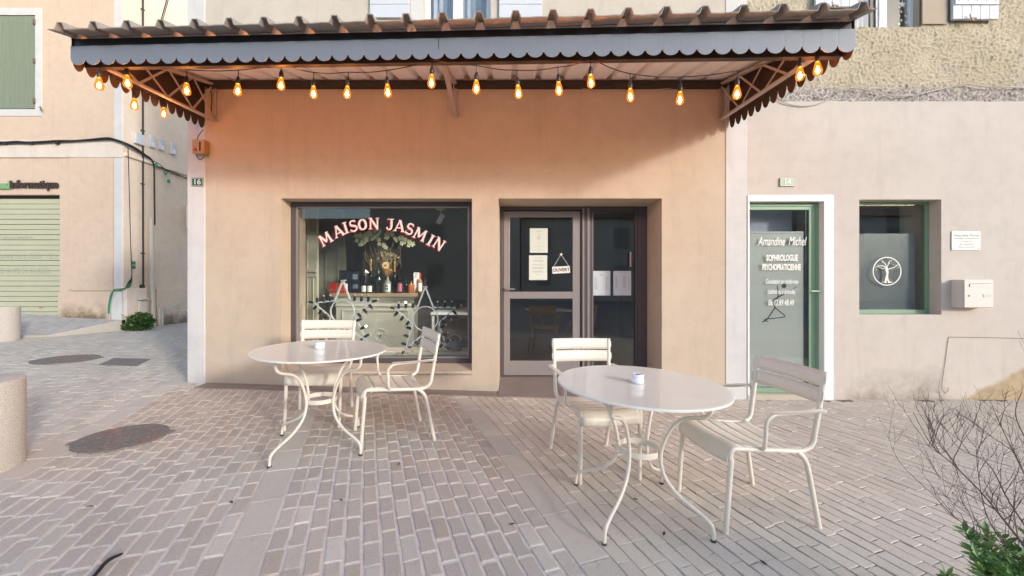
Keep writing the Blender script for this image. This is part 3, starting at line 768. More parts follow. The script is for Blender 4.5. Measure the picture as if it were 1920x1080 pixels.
m.build('side_beam', M['beam'], canopy)

# ------------------------------------------------------------------ festoon lights
fest = thing('festoon_lights', 'black festoon cable with glowing amber bulbs strung under the canopy', 'string lights', (-.5, 3.1, 3.1))
BUL = [(186,157,3.28),(239,153,3.32),(350,167,3.42),(446,168,3.40),(527,157,3.32),(588,173,3.34),(651,173,3.32),(727,170,3.25),(809,152,3.15),
       (893,163,3.10),(972,172,3.10),(1048,166,3.10),(1108,152,3.10),(1182,178,3.12),(1275,184,3.14),(1382,173,3.06),(1500,138,3.03),(1533,128,3.02)]
BUL2 = [(252,195,3.65),(307,211,4.05)]
def bulb_at(p):
    tilt = Matrix.Translation(p) @ Matrix.Rotation(R.uniform(-.06,.06), 4, 'X') @ Matrix.Rotation(R.uniform(-.06,.06), 4, 'Y')
    gl = [(.013,.052),(.016,.045),(.020,.030),(.026,.008),(.031,-.014),(.032,-.026),(.029,-.039),(.021,-.049),(.010,-.054),(.001,-.0555)]
    mb = MB(); mb.lathe(gl, (0,0,0), 14); mb.xf(tilt); b_ = mb.build('bulb', M['bulb'], fest, smooth=60)
    fm = MB(); fm.lathe([(.002,.014),(.005,.008),(.009,-.002),(.0125,-.016),(.0120,-.028),(.007,-.036),(.002,-.040)], (0,0,0), 10); fm.xf(tilt); fm.build('filament', M['filament'], b_, smooth=60)
    sk = MB(); sk.lathe([(.013,.050),(.017,.056),(.0175,.088),(.013,.096),(.011,.112),(.004,.116)], (0,0,0), 12); sk.xf(tilt)
    s = sk.build('socket', M['socket'], fest, smooth=50)
    dw = MB(); dw.tube([(0,0,.11),(0.001,0,.14),(0,0,.168)], .0035, 6); dw.xf(tilt); dw.build('drop_wire', M['cable'], s)
cab = []
for px_, py_, Y in BUL:
    p = P(px_, py_, Y); bulb_at(p); cab.append(p+Vector((0,0,.168)))
cc = [Vector((-3.53, 3.34, 3.20))]
for i, p in enumerate(cab):
    if i: q = (cab[i-1]+p)/2; cc.append(q - Vector((0,0,.010)))
    cc.append(p)
cc.append(Vector((2.47, 3.1, 3.16)))
m = MB(); m.tube(spline(cc, 4), .0042, 6)
c2 = []
for px_, py_, Y in BUL2:
    p = P(px_, py_, Y); bulb_at(p); c2.append(p+Vector((0,0,.168)))
m.tube(spline([Vector((-3.50,3.36,3.2)), c2[0]+Vector((0,-.15,-.03)), c2[0], (c2[0]+c2[1])/2-Vector((0,0,.015)), c2[1], P(345,192,4.3), P(392,165,4.58), P(396,215,4.6)], 6), .0042, 6)
m.build('cable', M['cable'], fest, smooth=60)
m = MB(); m.tube(spline([P(860,158,4.60), P(940,162,4.6), P(1040,152,4.6)+Vector((0,0,-.03)), P(1110,168,4.6), P(1190,170,4.6), P(1290,162,4.6), P(1362,149,4.6)], 8), .0025, 5)
recentre(tag(m.build('thin_wire', M['greycable']), 'thin pale wire sagging along the wall under the canopy beam', 'wire'), P(1190,168,4.6))

# ------------------------------------------------------------------ fittings on the shop front
def number_plate(px_a, px_b, py_a, py_b, num, label, faded=False):
    c = P((px_a+px_b)/2, (py_a+py_b)/2, W-.02); w = (px_b-px_a)/F*W; h = (py_b-py_a)/F*W
    root = thing('number_plate', label, 'sign', c)
    g = simple('sign green faded' if faded else 'sign green', (.22,.30,.19) if faded else (.015,.10,.055), .3, var=.15, vs=30)
    MB().box(c.x-w/2, c.x+w/2, W-.016, W-.0085 if not faded else W-.001, c.z-h/2, c.z+h/2).build('plate', g, root, bevel=.002)
    frame_mb(c.x-w/2+.006, c.x+w/2-.006, c.z-h/2+.006, c.z+h/2-.006, W-.018, .0016, .003).build('border', M['signwhite'], root)
    put_text(num, h*.92, (c.x, W-.0185, c.z), 'numeral', M['signwhite'], root, bold=.0012)
    return root
number_plate(358, 380, 333, 349, '16', 'dark green enamel number plate 16 on the white corner strip of the shop')
number_plate(1463, 1490, 333, 349, '14', 'faded pale green number plate 14 above the green glazed door', True)
c = P(382, 279, W-.05); root = thing('switch_box', 'ochre plastic switch box with red button on the corner of the shop', 'switch', c)
x0, x1, z0, z1 = XW(371), XW(393), ZW(292), ZW(266)
MB().box(x0, x1, W-.085, W-.009, z0, z1).build('housing', M['ochrebox'], root, bevel=.006)
m = MB(); m.lathe([(.016,-.012),(.019,-.004),(.019,.0)], ((x0*.72+x1*.28), W-.0855, z0*.72+z1*.28), 14, 'y'); m.build('button', M['red'], root, smooth=40)
m = MB(); m.box(x0+(x1-x0)*.62, x0+(x1-x0)*.72, W-.092, W-.0855, z0+.03, z1-.03); m.build('key_slot', M['beam'], root)
m = MB(); m.tube(spline([P(381,243,4.55), P(372,255,4.58), P(367,272,4.6), P(367,288,4.61), P(374,299,4.6), P(381,296,4.58), P(383,292,4.57)], 6), .0045, 6); m.build('lead', M['cable'], root, smooth=60)

# papers and open sign on the door
def paper(pxa, pxb, pya, pyb, Y, label, lines, cols=1, group=None, mat=None):
    a = P(pxa, pya, Y); b_ = P(pxb, pyb, Y); root = thing('menu_sheet', label, 'paper notice', ((a.x+b_.x)/2, Y, b_.z))
    MB().box(a.x, b_.x, Y, Y+.0012, b_.z, a.z).build('sheet', mat or M['paper'], root)
    m = MB(); w = b_.x-a.x; h = a.z-b_.z; r = random.Random(int(pxa))
    for (f0, f1, frac, xc) in lines:
        n = max(1, int((f1-f0)*h/.0085))
        for i in range(n):
            z = a.z - h*(f0+(f1-f0)*(i+.5)/n); ww = w*frac*r.uniform(.75, 1)
            xl = a.x+w*xc-ww/2; xe = xl+ww
            while xl < xe:
                q = min(r.uniform(.004, .012), xe-xl); m.box(xl, xl+q, Y-.0004, Y-.00005, z-.0011, z+.0011); xl += q+.002
    m.box(a.x+w*.5-.004, a.x+w*.5+.004, Y-.0008, Y-.0001, a.z-.010, a.z-.006); m.box(a.x+w*.5-.004, a.x+w*.5+.004, Y-.0008, Y-.0001, b_.z+.006, b_.z+.010)
    m.build('print', M['ink'], root)
Yp = y0+.0195
paper(993.5, 1027, 428, 474, Yp, 'white printed menu sheet taped highest on the glass of the shop door', [(.10,.16,.35,.5),(.25,.27,.2,.5),(.32,.46,.2,.5),(.54,.57,.2,.5),(.62,.66,.1,.5),(.72,.74,.7,.5),(.80,.83,.2,.5),(.86,.90,.65,.5)])
paper(992, 1026, 478.5, 525, Yp, 'white notice full of lines taped below the menu on the shop door', [(.10,.12,.4,.5),(.18,.28,.7,.5),(.35,.42,.7,.5),(.48,.56,.7,.5),(.62,.70,.6,.5),(.77,.80,.3,.5)])
M['paperb'] = simple('bluish paper', (.58, .63, .66), .8, var=.03)
paper(1111, 1144.5, 508, 554, Yp, 'pale price list sheet on the sidelight glass, nearer the door leaf', [(.12,.20,.25,.5),(.24,.42,.2,.18),(.24,.42,.08,.78),(.46,.76,.2,.18),(.46,.76,.06,.78)], mat=M['paperb'])
paper(1150, 1183.5, 508, 554, Yp, 'pale price list sheet on the sidelight glass under the pull handle', [(.05,.08,.6,.5),(.20,.68,.12,.17),(.20,.68,.16,.62),(.24,.66,.03,.85)], mat=M['paperb'])
c = P(1052, 506, Yp-.01); root = thing('open_sign', 'small white sign reading OUVERT hanging by a cord on the shop door', 'sign', c)
m = MB(); m.box(-.115, .115, -.003, .003, -.045, .045); m.xf(Matrix.Translation(c) @ Matrix.Rotation(radians(-3), 4, 'Y')); m.build('board', M['signwhite'], root, bevel=.002)
put_text('OUVERT', .060, (c.x+.002, c.y-.0036, c.z-.002), 'wording', M['black'], root, rot=radians(-3), bold=.0012, sx=.95)
h = P(1052, 477, Yp-.006); m = MB(); m.tube([c+Vector((-.10,0,.036)), h], .0025, 6); m.tube([h, c+Vector((.10,0,.048))], .0025, 6); m.build('cord', M['signwhite'], root)
m = MB(); m.lathe([(.010,-.008),(.016,0),(.014,.004)], h, 12, 'y'); m.build('hook', M['signwhite'], root, smooth=40)

# ------------------------------------------------------------------ building 14 on the right
b14 = thing('neighbour_building', 'beige rendered building with rough ochre upper wall, green door and green window', 'building', (6, W, 0))
ex = 13.0
hz1 = ZW(378)+.0
ddx0, ddx1, nz1 = XW(1401), XW(1552), ZW(370)
nx0, nx1, nwz0, nwz1 = XW(1611), XW(1765), ZW(590), ZW(374)
wall('wall', M['beige'], b14, XR, ex, -.6, 3.40, W, .5, [(ddx0, ddx1, -.6, nz1), (nx0, nx1, nwz0, nwz1)])
# ragged top edge of the smooth render
n = 160; top = []
for i in range(n+1):
    x = XR+.001+(ex-XR-.001)*i/n; top.append((x, 3.402+.014+.012*mnoise.noise(Vector((x*3.1, 0, 2)))+.007*mnoise.noise(Vector((x*17, 0, 5)))))
m = MB(); m.grid([[(x, W, 3.40) for x, z in top], [(x, W, z) for x, z in top], [(x, W+.03, z) for x, z in top]]); m.build('render_edge', M['beige'], b14, recalc=False)
uwx0, uwx1, uwz0 = XW(1604), XW(1729), ZW(49)
m = MB(); gx0, gx1, gzz0, gzz1, st = XR, 7.3, 3.36, 5.0, .0125
nx = int((gx1-gx0)/st); nz = int((gzz1-gzz0)/st); vid = {}
def rv(i, j):
    if (i, j) not in vid:
        x = gx0+st*i; z = gzz0+st*j; q = Vector((x, 0, z))
        w1 = mnoise.noise(q*9); w2 = mnoise.noise(q*42+Vector((3,1,7))); w3 = mnoise.noise(Vector((x*30+z*18, 4, z*46-x*16))); w4 = mnoise.noise(q*60)
        low = max(0, min(1, (3.62-z)/.2)); d = .004*w1+.010*min(1, max(0, w2*2.6+.1))+.009*min(1, max(0, w3*3-.2))+.004*w4+low*.008*w4
        vid[(i, j)] = len(m.v); m.v.append(Vector((x, W+.022-d, z)))
    return vid[(i, j)]
for i in range(nx):
    for j in range(nz):
        xc = gx0+st*(i+.5); zc = gzz0+st*(j+.5)
        if uwx0 < xc < uwx1 and zc > uwz0: continue
        m.f.append((rv(i,j), rv(i+1,j), rv(i+1,j+1), rv(i,j+1)))
m.build('rough_wall', M['rough'], b14, recalc=False, smooth=60)
wall('upper_wall', M['rough'], b14, XR, ex, 3.41, 7.2, W+.035, .4, [(uwx0, uwx1, uwz0, 5.7)])
wall('rough_band', M['rough'], b14, 7.3, ex, 3.43, 7.2, W+.012, .022, [])
MB().box(XR+.001, 7.299, W+.012, W+.034, 5.0, 7.2).build('rough_band', M['rough'], b14)
MB().box(XR, ex+.2, W-.4, 12, 7.2, 7.3).build('roof', M['farroof'], b14)
m = MB(); m.box(XR+.001, XR+.02, W+.55, 12, -.6, 7.2); m.box(ex-.3, ex, W+.51, 12, -.6, 7.2); m.box(XR+.02, ex-.3, 7.5, 7.6, -.6, 7.2); m.build('side_wall', M['room'], b14)
MB().box(XR+.03, ex-.3, W+.5, 7.5, -.6, .0).build('interior_floor', M['floor'], b14)
MB().box(XR+.03, ex-.3, W+.5, 7.5, 2.9, 3.0).build('ceiling', M['room'], b14)
# white architrave and green door
m = MB(); m.box(XW(1543), XW(1560.5), W-.02, W+.12, gz(3.7)-.05, ZW(366)); m.box(XR+.002, XW(1543), W-.018, W+.12, ZW(378), ZW(366)-.001); m.box(XR+.002, XR+.025, W-.018, W+.10, gz(3)-.05, ZW(378)-.001)
m.build('architrave', M['whitep'], b14, bevel=.003)
yg = W+.06
gd0, gd1, gdz0, gdz1 = XR+.026, XW(1543)-.001, -.02, ZW(379.5)
gf = frame_mb(gd0, gd1, gdz0, gdz1, yg, .05, .030, .03, .035).build('door_frame', M['green'], b14, bevel=.003)
gdr = MB(); a, b_ = gd0+.031, gd1-.031
gdr.box(a, a+.018, yg+.008, yg+.055, gdz0+.03, gdz1-.036); gdr.box(b_-.078, b_, yg+.008, yg+.055, gdz0+.03, gdz1-.036); gdr.box(a+.018, b_-.078, yg+.008, yg+.055, gdz1-.075, gdz1-.036); gdr.box(a+.018, b_-.078, yg+.008, yg+.055, gdz0+.03, gdz0+.05)
gdr = gdr.build('glazed_door', M['green'], b14, bevel=.003)
ga, gb = a+.019, b_-.079
MB().box(ga, gb, yg+.02, yg+.026, gdz0+.052, gdz1-.077).build('glass_pane', M['glass'], gdr)
MB().box(ga+.001, gb-.032, yg+.046, yg+.048, gdz0+.053, ZW(433, yg)).build('frosted_film', M['frost'], gdr)
frame_mb(ga+.004, gb-.038, gdz0+.06, ZW(437, yg), yg+.0455, .0004, .003).build('film_border', M['ink'], gdr)
m = MB(); m.box(gb-.028, gb-.001, yg+.03, yg+.06, gdz0+.053, gdz1-.078); m.build('inner_gasket', M['black'], gdr)
MB().box(ga, gb, yg+.30, yg+.31, 1.9, 2.3).build('blind', M['curtain'], gdr)
m = MB(); h = P(1536, 546, yg+.008); m.tube(fillet([h, h+Vector((0,-.05,0)), h+Vector((-.125,-.05,.002))], .018), .009, 8); m.lathe([(.022,-.006),(.022,0)], h, 12, 'y'); m.lathe([(.014,-.005),(.014,0)], h+Vector((0,0,-.10)), 10, 'y'); m.lathe([(.014,-.005),(.014,0)], h+Vector((0,0,-.125)), 10, 'y')
m.build('handle', simple('mint handle', (.5,.66,.5), .35), gdr, smooth=40)
TY = yg+.0165
def dt(body, px_, py_, size, **k):
    return put_text(body, size, P(px_, py_, TY), 'lettering', M['signwhite'], gdr, extr=.0002, **k)
dt('Amandine  Michel', 1466, 453, .150, shear=.35, sx=.52, bold=.0007)
dt('SOPHROLOGUE', 1466.5, 484, .100, sx=.52, bold=.0035)
dt('PSYCHOPRATICIENNE', 1465.5, 501.5, .100, sx=.46, bold=.0035)
dt('Consultation sur rendez-vous', 1466, 528, .080, shear=.35, sx=.40, bold=.0010)
dt('(cabinet ou à domicile)', 1465, 547, .084, shear=.35, sx=.42, bold=.0010)
dt('06.12.89.48.49', 1464.5, 568, .100, sx=.52, shear=.15, bold=.0012)
# stick figure stretching, on the film
fig = MB(); FY = yg+.0445
def fp(zx, zy): q = P(1400+zx/5.4, 420+zy/5.4, FY); return q
kk = 0
for pts, w in (([(310,625),(318,720),(300,790)], .011), ([(240,790),(310,745),(380,708)], .017), ([(400,690),(450,672),(508,634)], .008), ([(288,845),(205,965),(160,990)], .013), ([(285,845),(340,890),(388,935),(330,948),(205,962)], .011), ([(205,960),(180,970),(220,990)], .009), ([(262,800),(288,848)], .012)):
    pp = spline([fp(*q) for q in pts], 5); kk += 1
    vs, fs = strip([(q.x, q.z) for q in pp], w); fig.add([v+Vector((0, FY-.00012*kk, 0)) for v in vs], fs)
cH = fp(378, 628); fig.add([(cH.x+.030*cos(a), FY-.001, cH.z+.026*sin(a)) for a in [2*pi*i/20 for i in range(20)]], [tuple(range(20))])
fig.build('stick_figure', M['black'], gdr, recalc=False)
MB().box(gd0-.02, XW(1543), W-.02, W+.3, -.4, gdz0-.002).build('threshold', M['stone'], b14, bevel=.004)
# green window
yn = 4.765
gw = frame_mb(nx0+.001, nx1-.001, nwz0+.001, nwz1-.001, yn, .06, .040, .045, .03).build('green_window', M['green'], b14, bevel=.003)
MB().box(nx0+.041, nx1-.041, yn+.02, yn+.026, nwz0+.046, nwz1-.031).build('glass_pane', M['glass'], gw)
MB().box(nx0+.042, nx1-.115, yn+.056, yn+.058, nwz0+.047, ZW(437, yn)).build('frosted_film', simple('grey frosted film', (.15,.165,.17), .3, var=.1, vs=3), gw)
MB().box(nx0+.042, nx1-.05, yn+.50, yn+.51, 1.2, 2.4).build('blind', simple('grey blind', (.18,.18,.2), .8, var=.3, vs=3), gw)
m = MB(); cE = P(1663.3, 508.6, yn+.018); rE = 26.2/F*yn
vs, fs = strip([(rE*cos(2*pi*i/48), rE*sin(2*pi*i/48)) for i in range(49)], .011); m.add([v+cE for v in vs], fs)
def ep(zx, zy): return ((zx-585)/13.5/F*yn, -(zy-520)/13.5/F*yn)
def es(pts, w):
    global kk; kk += 1
    pp = spline([Vector((ep(*q)[0], 0, ep(*q)[1])) for q in pts], 5); n_ = len(pp)
    ws_ = [w[0]+(w[1]-w[0])*i/(n_-1) for i in range(n_)]
    vs, fs = strip([(q.x, q.z) for q in pp], ws_); m.add([v+cE+Vector((0,-.00008*kk,0)) for v in vs], fs)
es([(545,820),(560,700),(600,560),(575,430)], (.020,.020)); es([(640,820),(600,720),(590,600),(560,480),(570,400)], (.018,.014)); es([(560,440),(500,390),(420,380),(340,395),(270,440)], (.010,.004))
es([(570,420),(545,350),(490,290),(450,240)], (.010,.004)); es([(585,420),(610,350),(650,270),(700,240)], (.010,.004)); es([(600,470),(680,445),(770,415),(850,360),(890,350)], (.010,.004))
es([(540,440),(480,455),(400,430),(350,400)], (.006,.003)); es([(560,780),(500,790),(440,800)], (.012,.004)); es([(640,790),(690,800),(730,790)], (.012,.004))
rr = random.Random(5)
for cxz, czz in [(400,370),(430,430),(480,290),(510,300),(460,260),(640,300),(660,260),(620,330),(720,430),(800,380),(820,400),(850,370),(760,450),(690,470),(460,460),(350,350),(370,400),(700,300),(740,345),(290,480),(865,425),(450,740),(720,745),(680,745)]:
    for q in range(3):
        px_, pz_ = ep(cxz+rr.uniform(-22,22), czz+rr.uniform(-18,18)); s_ = rr.uniform(.003,.006); kk += 1
        m.add([(cE.x+px_-s_, cE.y-.00008*(kk%60), cE.z+pz_), (cE.x+px_, cE.y-.00008*(kk%60), cE.z+pz_-s_*.5), (cE.x+px_+s_, cE.y-.00008*(kk%60), cE.z+pz_), (cE.x+px_, cE.y-.00008*(kk%60), cE.z+pz_+s_*.5)], [(0,1,2,3)])
m.build('tree_emblem', M['signwhite'], gw, recalc=False)
# upstairs window of 14
m = frame_mb(uwx0, uwx1, uwz0, 5.7, W+.10, .06, .05, .02, .05); xm_ = XW(1672); m.box(xm_-.06, xm_+.03, W+.09, W+.15, uwz0+.02, 5.65); m.box(XW(1655), XW(1657), W+.08, W+.09, uwz0+.02, 5.65)
uw2 = m.build('upstairs_window', M['whitep'], b14, bevel=.003)
MB().box(uwx0+.05, uwx1-.05, W+.13, W+.135, uwz0+.02, 5.65).build('upstairs_pane', M['glass'], uw2)
m = MB(); m.grid([[(uwx0+.02+.32*i/30, W+.2+.012*sin(i*1.1), z) for i in range(31)] for z in (uwz0, 5.6)]); m.build('curtain', M['curtain'], uw2, smooth=80)
m = MB()
def star(cx_, cz_, r_, y_):
    m.add([(cx_+(r_ if i % 2 == 0 else r_*.42)*sin(pi*i/5), y_, cz_+(r_ if i % 2 == 0 else r_*.42)*cos(pi*i/5)) for i in range(10)], [tuple(range(10))])
for px_, py_, r_ in ((1692,8,.05),(1690,22,.018),(1686,30,.014),(1698,30,.02),(1690,38,.02),(1701,16,.012),(1686,14,.012),(1700,42,.03),(1686,45,.02)):
    q = P(px_, py_, W+.128); star(q.x, q.z, r_, W+.128)
m.build('window_stickers', M['signwhite'], uw2, recalc=False)
MB().box(uwx0, uwx1, W+.16, W+.5, uwz0-.02, uwz0-.001).build('inner_ledge', M['room'], uw2)
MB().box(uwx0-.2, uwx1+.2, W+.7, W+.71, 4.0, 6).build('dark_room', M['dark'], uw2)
def plank_shutter(x0, x1, z0):
    m = MB(); n_ = 5; w = (x1-x0)/n_
    for i in range(n_): m.box(x0+i*w+.002, x0+(i+1)*w-.002, W-.045, W-.012, z0, 5.7)
    s = m.build('shutter', M['shutblue'], b14, bevel=.003)
    m = MB(); zz = z0+.16
    while zz < 5.6: m.box(x0+.012, x1-.012, W-.060, W-.0455, zz, zz+.09); zz += .9
    s2 = m.build('shutter_ledge', M['shutblue'], s, bevel=.003)
    m = MB()
    for i in range(n_): m.lathe([(.006,-.004),(.008,0)], (x0+(i+.5)*w, W-.0605, z0+.205), 8, 'y')
    m.bar((x0+.17, W-.07, z0+.0), (x0+.24, W-.075, z0-.01), .02, .012); m.bar((x0+.17, W-.07, z0+.04), (x0+.2, W-.07, z0-.03), .014, .012)
    m.build('shutter_stop', M['steel_l'], s)
plank_shutter(XW(1779), XW(1864), ZW(40)); plank_shutter(XW(1524), XW(1602), ZW(17))
MB().box(uwx1+.001, XW(1776), W-.004, W+.01, ZW(45), 5.7).build('patch_render', plaster('brown render patch', (.42,.34,.26), (.48,.39,.30)), b14)
# plaque, letterbox, cables
c = P(1811.5, 451.5, W-.01); root = thing('name_plaque', 'silvery screwed name plaque with small engraved lines above the letterbox', 'plaque', c)
w, h = 54/F*W, 36/F*W
MB().box(c.x-w/2, c.x+w/2, W-.010, W-.003, c.z-h/2, c.z+h/2).build('plate', M['plaqueM'], root, bevel=.0015)
m = MB(); [m.lathe([(.005,-.003),(.007,0)], (c.x+sx*(w/2-.022), W-.0102, c.z+sz*(h/2-.02)), 8, 'y') for sx in (-1,1) for sz in (-1,1)]; m.build('screws', M['steel_l'], root)
for body, dz, s in (('Amandine Michel', .062, .042), ('Sophrologue - Psychopraticienne', .028, .022), ('sur rendez-vous', -.004, .020), ('06 12 89 48 49', -.042, .026), ('cabinet au rez-de-chaussée', -.072, .018)):
    put_text(body, s, (c.x+.005, W-.0104, c.z+dz), 'engraving', M['ink'], root, extr=.0002)
c = P(1823, 578, W); Yf = W-.136
root = thing('letterbox', 'pale beige wall letterbox with slot and keyhole below the plaque', 'letterbox', (5.32, W, .98))
x0 = XW(1783); x1 = XW(1863, Yf); z0, z1 = ZW(577.5, Yf), ZW(524, Yf)
MB().box(x0, x1, Yf+.012, W-.001, z0+.002, z1-.002).build('body', M['letterbox'], root, bevel=.004)
d = MB().box(x0+.004, x1-.004, Yf, Yf+.011, z0+.006, z1-.006).build('flap_door', M['whitep'] if 0 else M['letterbox'], root, bevel=.003)
m = MB(); xa, xb = x0+.06, x1-.03; m.box(xa, xb, Yf-.004, Yf-.0005, z1-.085, z1-.05); m.build('slot_flap', M['letterbox'], d, bevel=.0015)
m = MB(); m.box(xa, xb, Yf-.006, Yf-.0045, z1-.049, z1-.046); m.box(xa-.003, xa, Yf-.005, Yf-.0005, z1-.088, z1-.05); m.build('slot_shadow_gap', M['ink'], d)
m = MB(); m.lathe([(.009,-.006),(.012,0)], (x0+.055, Yf-.0005, z0+.14), 12, 'y'); m.build('lock', M['steel_l'], d, smooth=40)
m = MB(); m.box(x1-.12, x1-.03, Yf-.004, Yf-.0005, z0+.125, z0+.158); m.build('name_holder', M['plaqueM'], d, bevel=.001)
m = MB(); m.tube([P(1935,635,W-.004), P(1850,633,W-.005), P(1779,632,W-.004), P(1777,640,W-.005), P(1772,680,W-.006), P(1766,718,W-.012), P(1766,730,W-.02), P(1772,738,W-.025), P(1778,733,W-.012), P(1778,727,W-.004)], .0026, 5)
recentre(tag(m.build('wall_cable', M['steel']), 'thin brown cable running along and down the beige wall under the letterbox', 'cable'), P(1779,632,W))
m = MB(); m.tube(spline([P(1452,178,W-.03), P(1470,192,W-.02), P(1500,199,W-.015), P(1530,196,W-.012), P(1560,183,W-.02), P(1590,166,W-.02), P(1630,170,W-.02), P(1670,179,W-.02), P(1710,179,W-.02), P(1760,168,W-.02), P(1810,158,W-.02), P(1860,164,W-.02), P(1935,162,W-.02), P(2100,160,W-.02)], 6), .0055, 6)
recentre(tag(m.build('wall_cable', M['greycable'], smooth=60), 'cream cable waving across the rough ochre wall right of the canopy', 'cable'), P(1710,179,W))

# ------------------------------------------------------------------ building across the alley (left)
LX = -8.36
def L_(px_): return XW(px_, LB)
def LZ(py_): return ZW(py_, LB)
lb = thing('corner_building', 'salmon rendered corner building with pale green roller shutter and white corner strips', 'building', (-10, LB, .4))
rx1, rz0, rz1 = L_(112), .40, LZ(365)
wx_0, wx_1, wz_0, wz_1 = L_(-80), L_(67), LZ(205), LZ(29)
wall('wall', M['salmon'], lb, -16, L_(214), -.5, 9.5, LB, .4, [(-13.4, rx1, -.5, rz1), (wx_0, wx_1, wz_0, wz_1)])
MB().box(L_(214)+.001, LX-.021, LB-.012, LB+.4, LZ(545), 9.5).build('corner_strip', M['white_pl'], lb, bevel=.01)
MB().box(-16, LX-.003, LB-.03, LB-.0005, LZ(296), LZ(264)).build('cornice_band', M['salmon2'], lb, bevel=.006)
MB().box(-16, LX+.02, LB-.05, LB-.0305, LZ(266.5), LZ(264)).build('cornice_lip', M['salmon2'], lb)
# sunk panel mouldings next to the shutter
m = MB(); m.box(L_(130), L_(213), LB-.022, LB-.0005, LZ(545), LZ(296)-.001); m.build('raised_panel', M['salmon'], lb, bevel=.008)
pl = [(rx1+.002, LZ(548)), (rx1+.002, -.3), (LX+.0, -.3), (LX+.0, LZ(546))]
MB().prism(pl, LB-.04, LB-.0005).build('plinth', M['salmon2'] if 0 else M['salmon'], lb, bevel=.01)
MB().prism([(L_(196),.1),(LX+.012,.1),(LX+.012,LZ(547)),(L_(214),LZ(546)),(L_(208),LZ(560)),(L_(207),LZ(575))], LB-.052, LB-.041).build('bare_patch', M['white_pl'], lb)
# side wall along the alley
m = MB(); m.box(LX-.4, LX, LB+.401, 20, -.5, 9.5); m.box(LX-.02, LX, LB-.011, LB+.4, -.5, 9.5); m.build('alley_wall', M['greyside'], lb)
MB().box(LX+.0005, LX+.05, LB+.0, 20, 3.99, 4.06).build('alley_ledge', M['greyside'], lb, bevel=.01)
MB().box(LX+.0005, LX+.09, LB-.03, 8.95, -.3, 1.14).build('plinth', M['salmon2'], lb, bevel=.01)
MB().box(LX+.0005, LX+.07, 9.22, 20, -.3, 1.10).build('plinth', M['greyside'], lb, bevel=.01)
MB().box(LX+.0005, LX+.12, 9.6, 20, -.3, .56).build('plinth', M['greyside'], lb, bevel=.01)
MB().box(-16, LX+.3, LB-.4, 20, 9.5, 9.7).build('roof', M['farroof'], lb)
m = MB(); m.box(-16.2, -16, LB, 20, -.5, 9.5); m.box(-16, LX-.4, 19.8, 20, -.5, 9.5); m.build('back_wall', M['salmon'], lb)
# window with surround and weathered shutter
m = frame_mb(wx_0-.14, wx_1+.14, wz_0-.15, wz_1+.16, LB-.015, .05, .14, .15, .16); wf = m.build('window_surround', M['white_pl'], lb, bevel=.006)
m = MB(); nb = 9; w = (wx_1-wx_0-.02)/nb
for i in range(nb): m.box(wx_0+.01+i*w+.002, wx_0+.01+(i+1)*w-.002, LB+.0, LB+.035, wz_0+.01+R.uniform(0,.01), wz_1-.01)
sh = m.build('shutter', M['shutgreen'], lb, bevel=.004)
m = MB()
for py_ in (42, 115, 190): m.box(wx_1-.03, wx_1+.015, LB-.03, LB-.001, LZ(py_)-.05, LZ(py_)+.05); m.lathe([(.016,-.05),(.016,.05)], (wx_1+.004, LB-.03, LZ(py_)), 8)
m.bar(P(75,200,LB-.02), P(78,207,LB-.06), .02, .02)
m.build('hinge', M['steel'], sh)
# roller shutter
m = MB(); z = rz0; sl_h = (rz1-.07-rz0)/24
for i in range(24):
    z = rz0+sl_h*i; m.prism([(-13.4, z+.006), (rx1-.001, z+.006+R.uniform(-.003,.003)), (rx1-.001, z+sl_h-.002), (-13.4, z+sl_h-.002)], LB+.10+R.uniform(-.003,.003), LB+.12)
rs = m.build('roller_shutter', M['roller'], lb, bevel=.006)
MB().box(-13.4, rx1-.001, LB+.121, LB+.14, rz0-.2, rz1).build('shutter_backing', M['beam'], rs)
for body, px_, py_, s in (('OUVERT DU LUNDI AU VENDREDI', 12, 447, .10), ('du lundi au vendredi 10h à 12h30 · 15h à 19 h', 35, 481, .155), ('04 90 46 00 31.47.46.21', 38, 508, .18)):
    put_text(body, s, P(px_, py_, LB+.094), 'faded_lettering', M['fade'] if 'fade' in M else M.setdefault('fade', simple('faded ink', (.40,.42,.33), .8, var=.3, vs=20)), rs, sx=.75, bold=.001)
m = MB(); q = P(77, 577, LB+.095); m.box(q.x-.05, q.x+.05, q.y-.001, q.y, q.z-.012, q.z+.012); m.build('orange_sticker', simple('orange tape', (.5,.2,.12), .6), rs)
# shop sign letters
sg = thing('shop_sign', 'raised dark brown and green lettering above the roller shutter', 'sign', P(60, 346, LB-.02))
put_text('informatique', .235, P(64, 346, LB-.03), 'dark_lettering', simple('brown letters', (.05,.028,.022), .5), sg, extr=.014, bold=.006, sx=.86)
put_text('sud', .22, P(6, 347, LB-.03), 'green_lettering', simple('green letters', (.22,.42,.20), .5), sg, extr=.014, bold=.004, sx=.95)
q = P(6, 353.5, LB-.03); MB().box(q.x-.5, q.x+.18, q.y-.01, q.y+.02, q.z-.012, q.z+.0).build('underline', simple('green line', (.22,.42,.20), .5), sg)
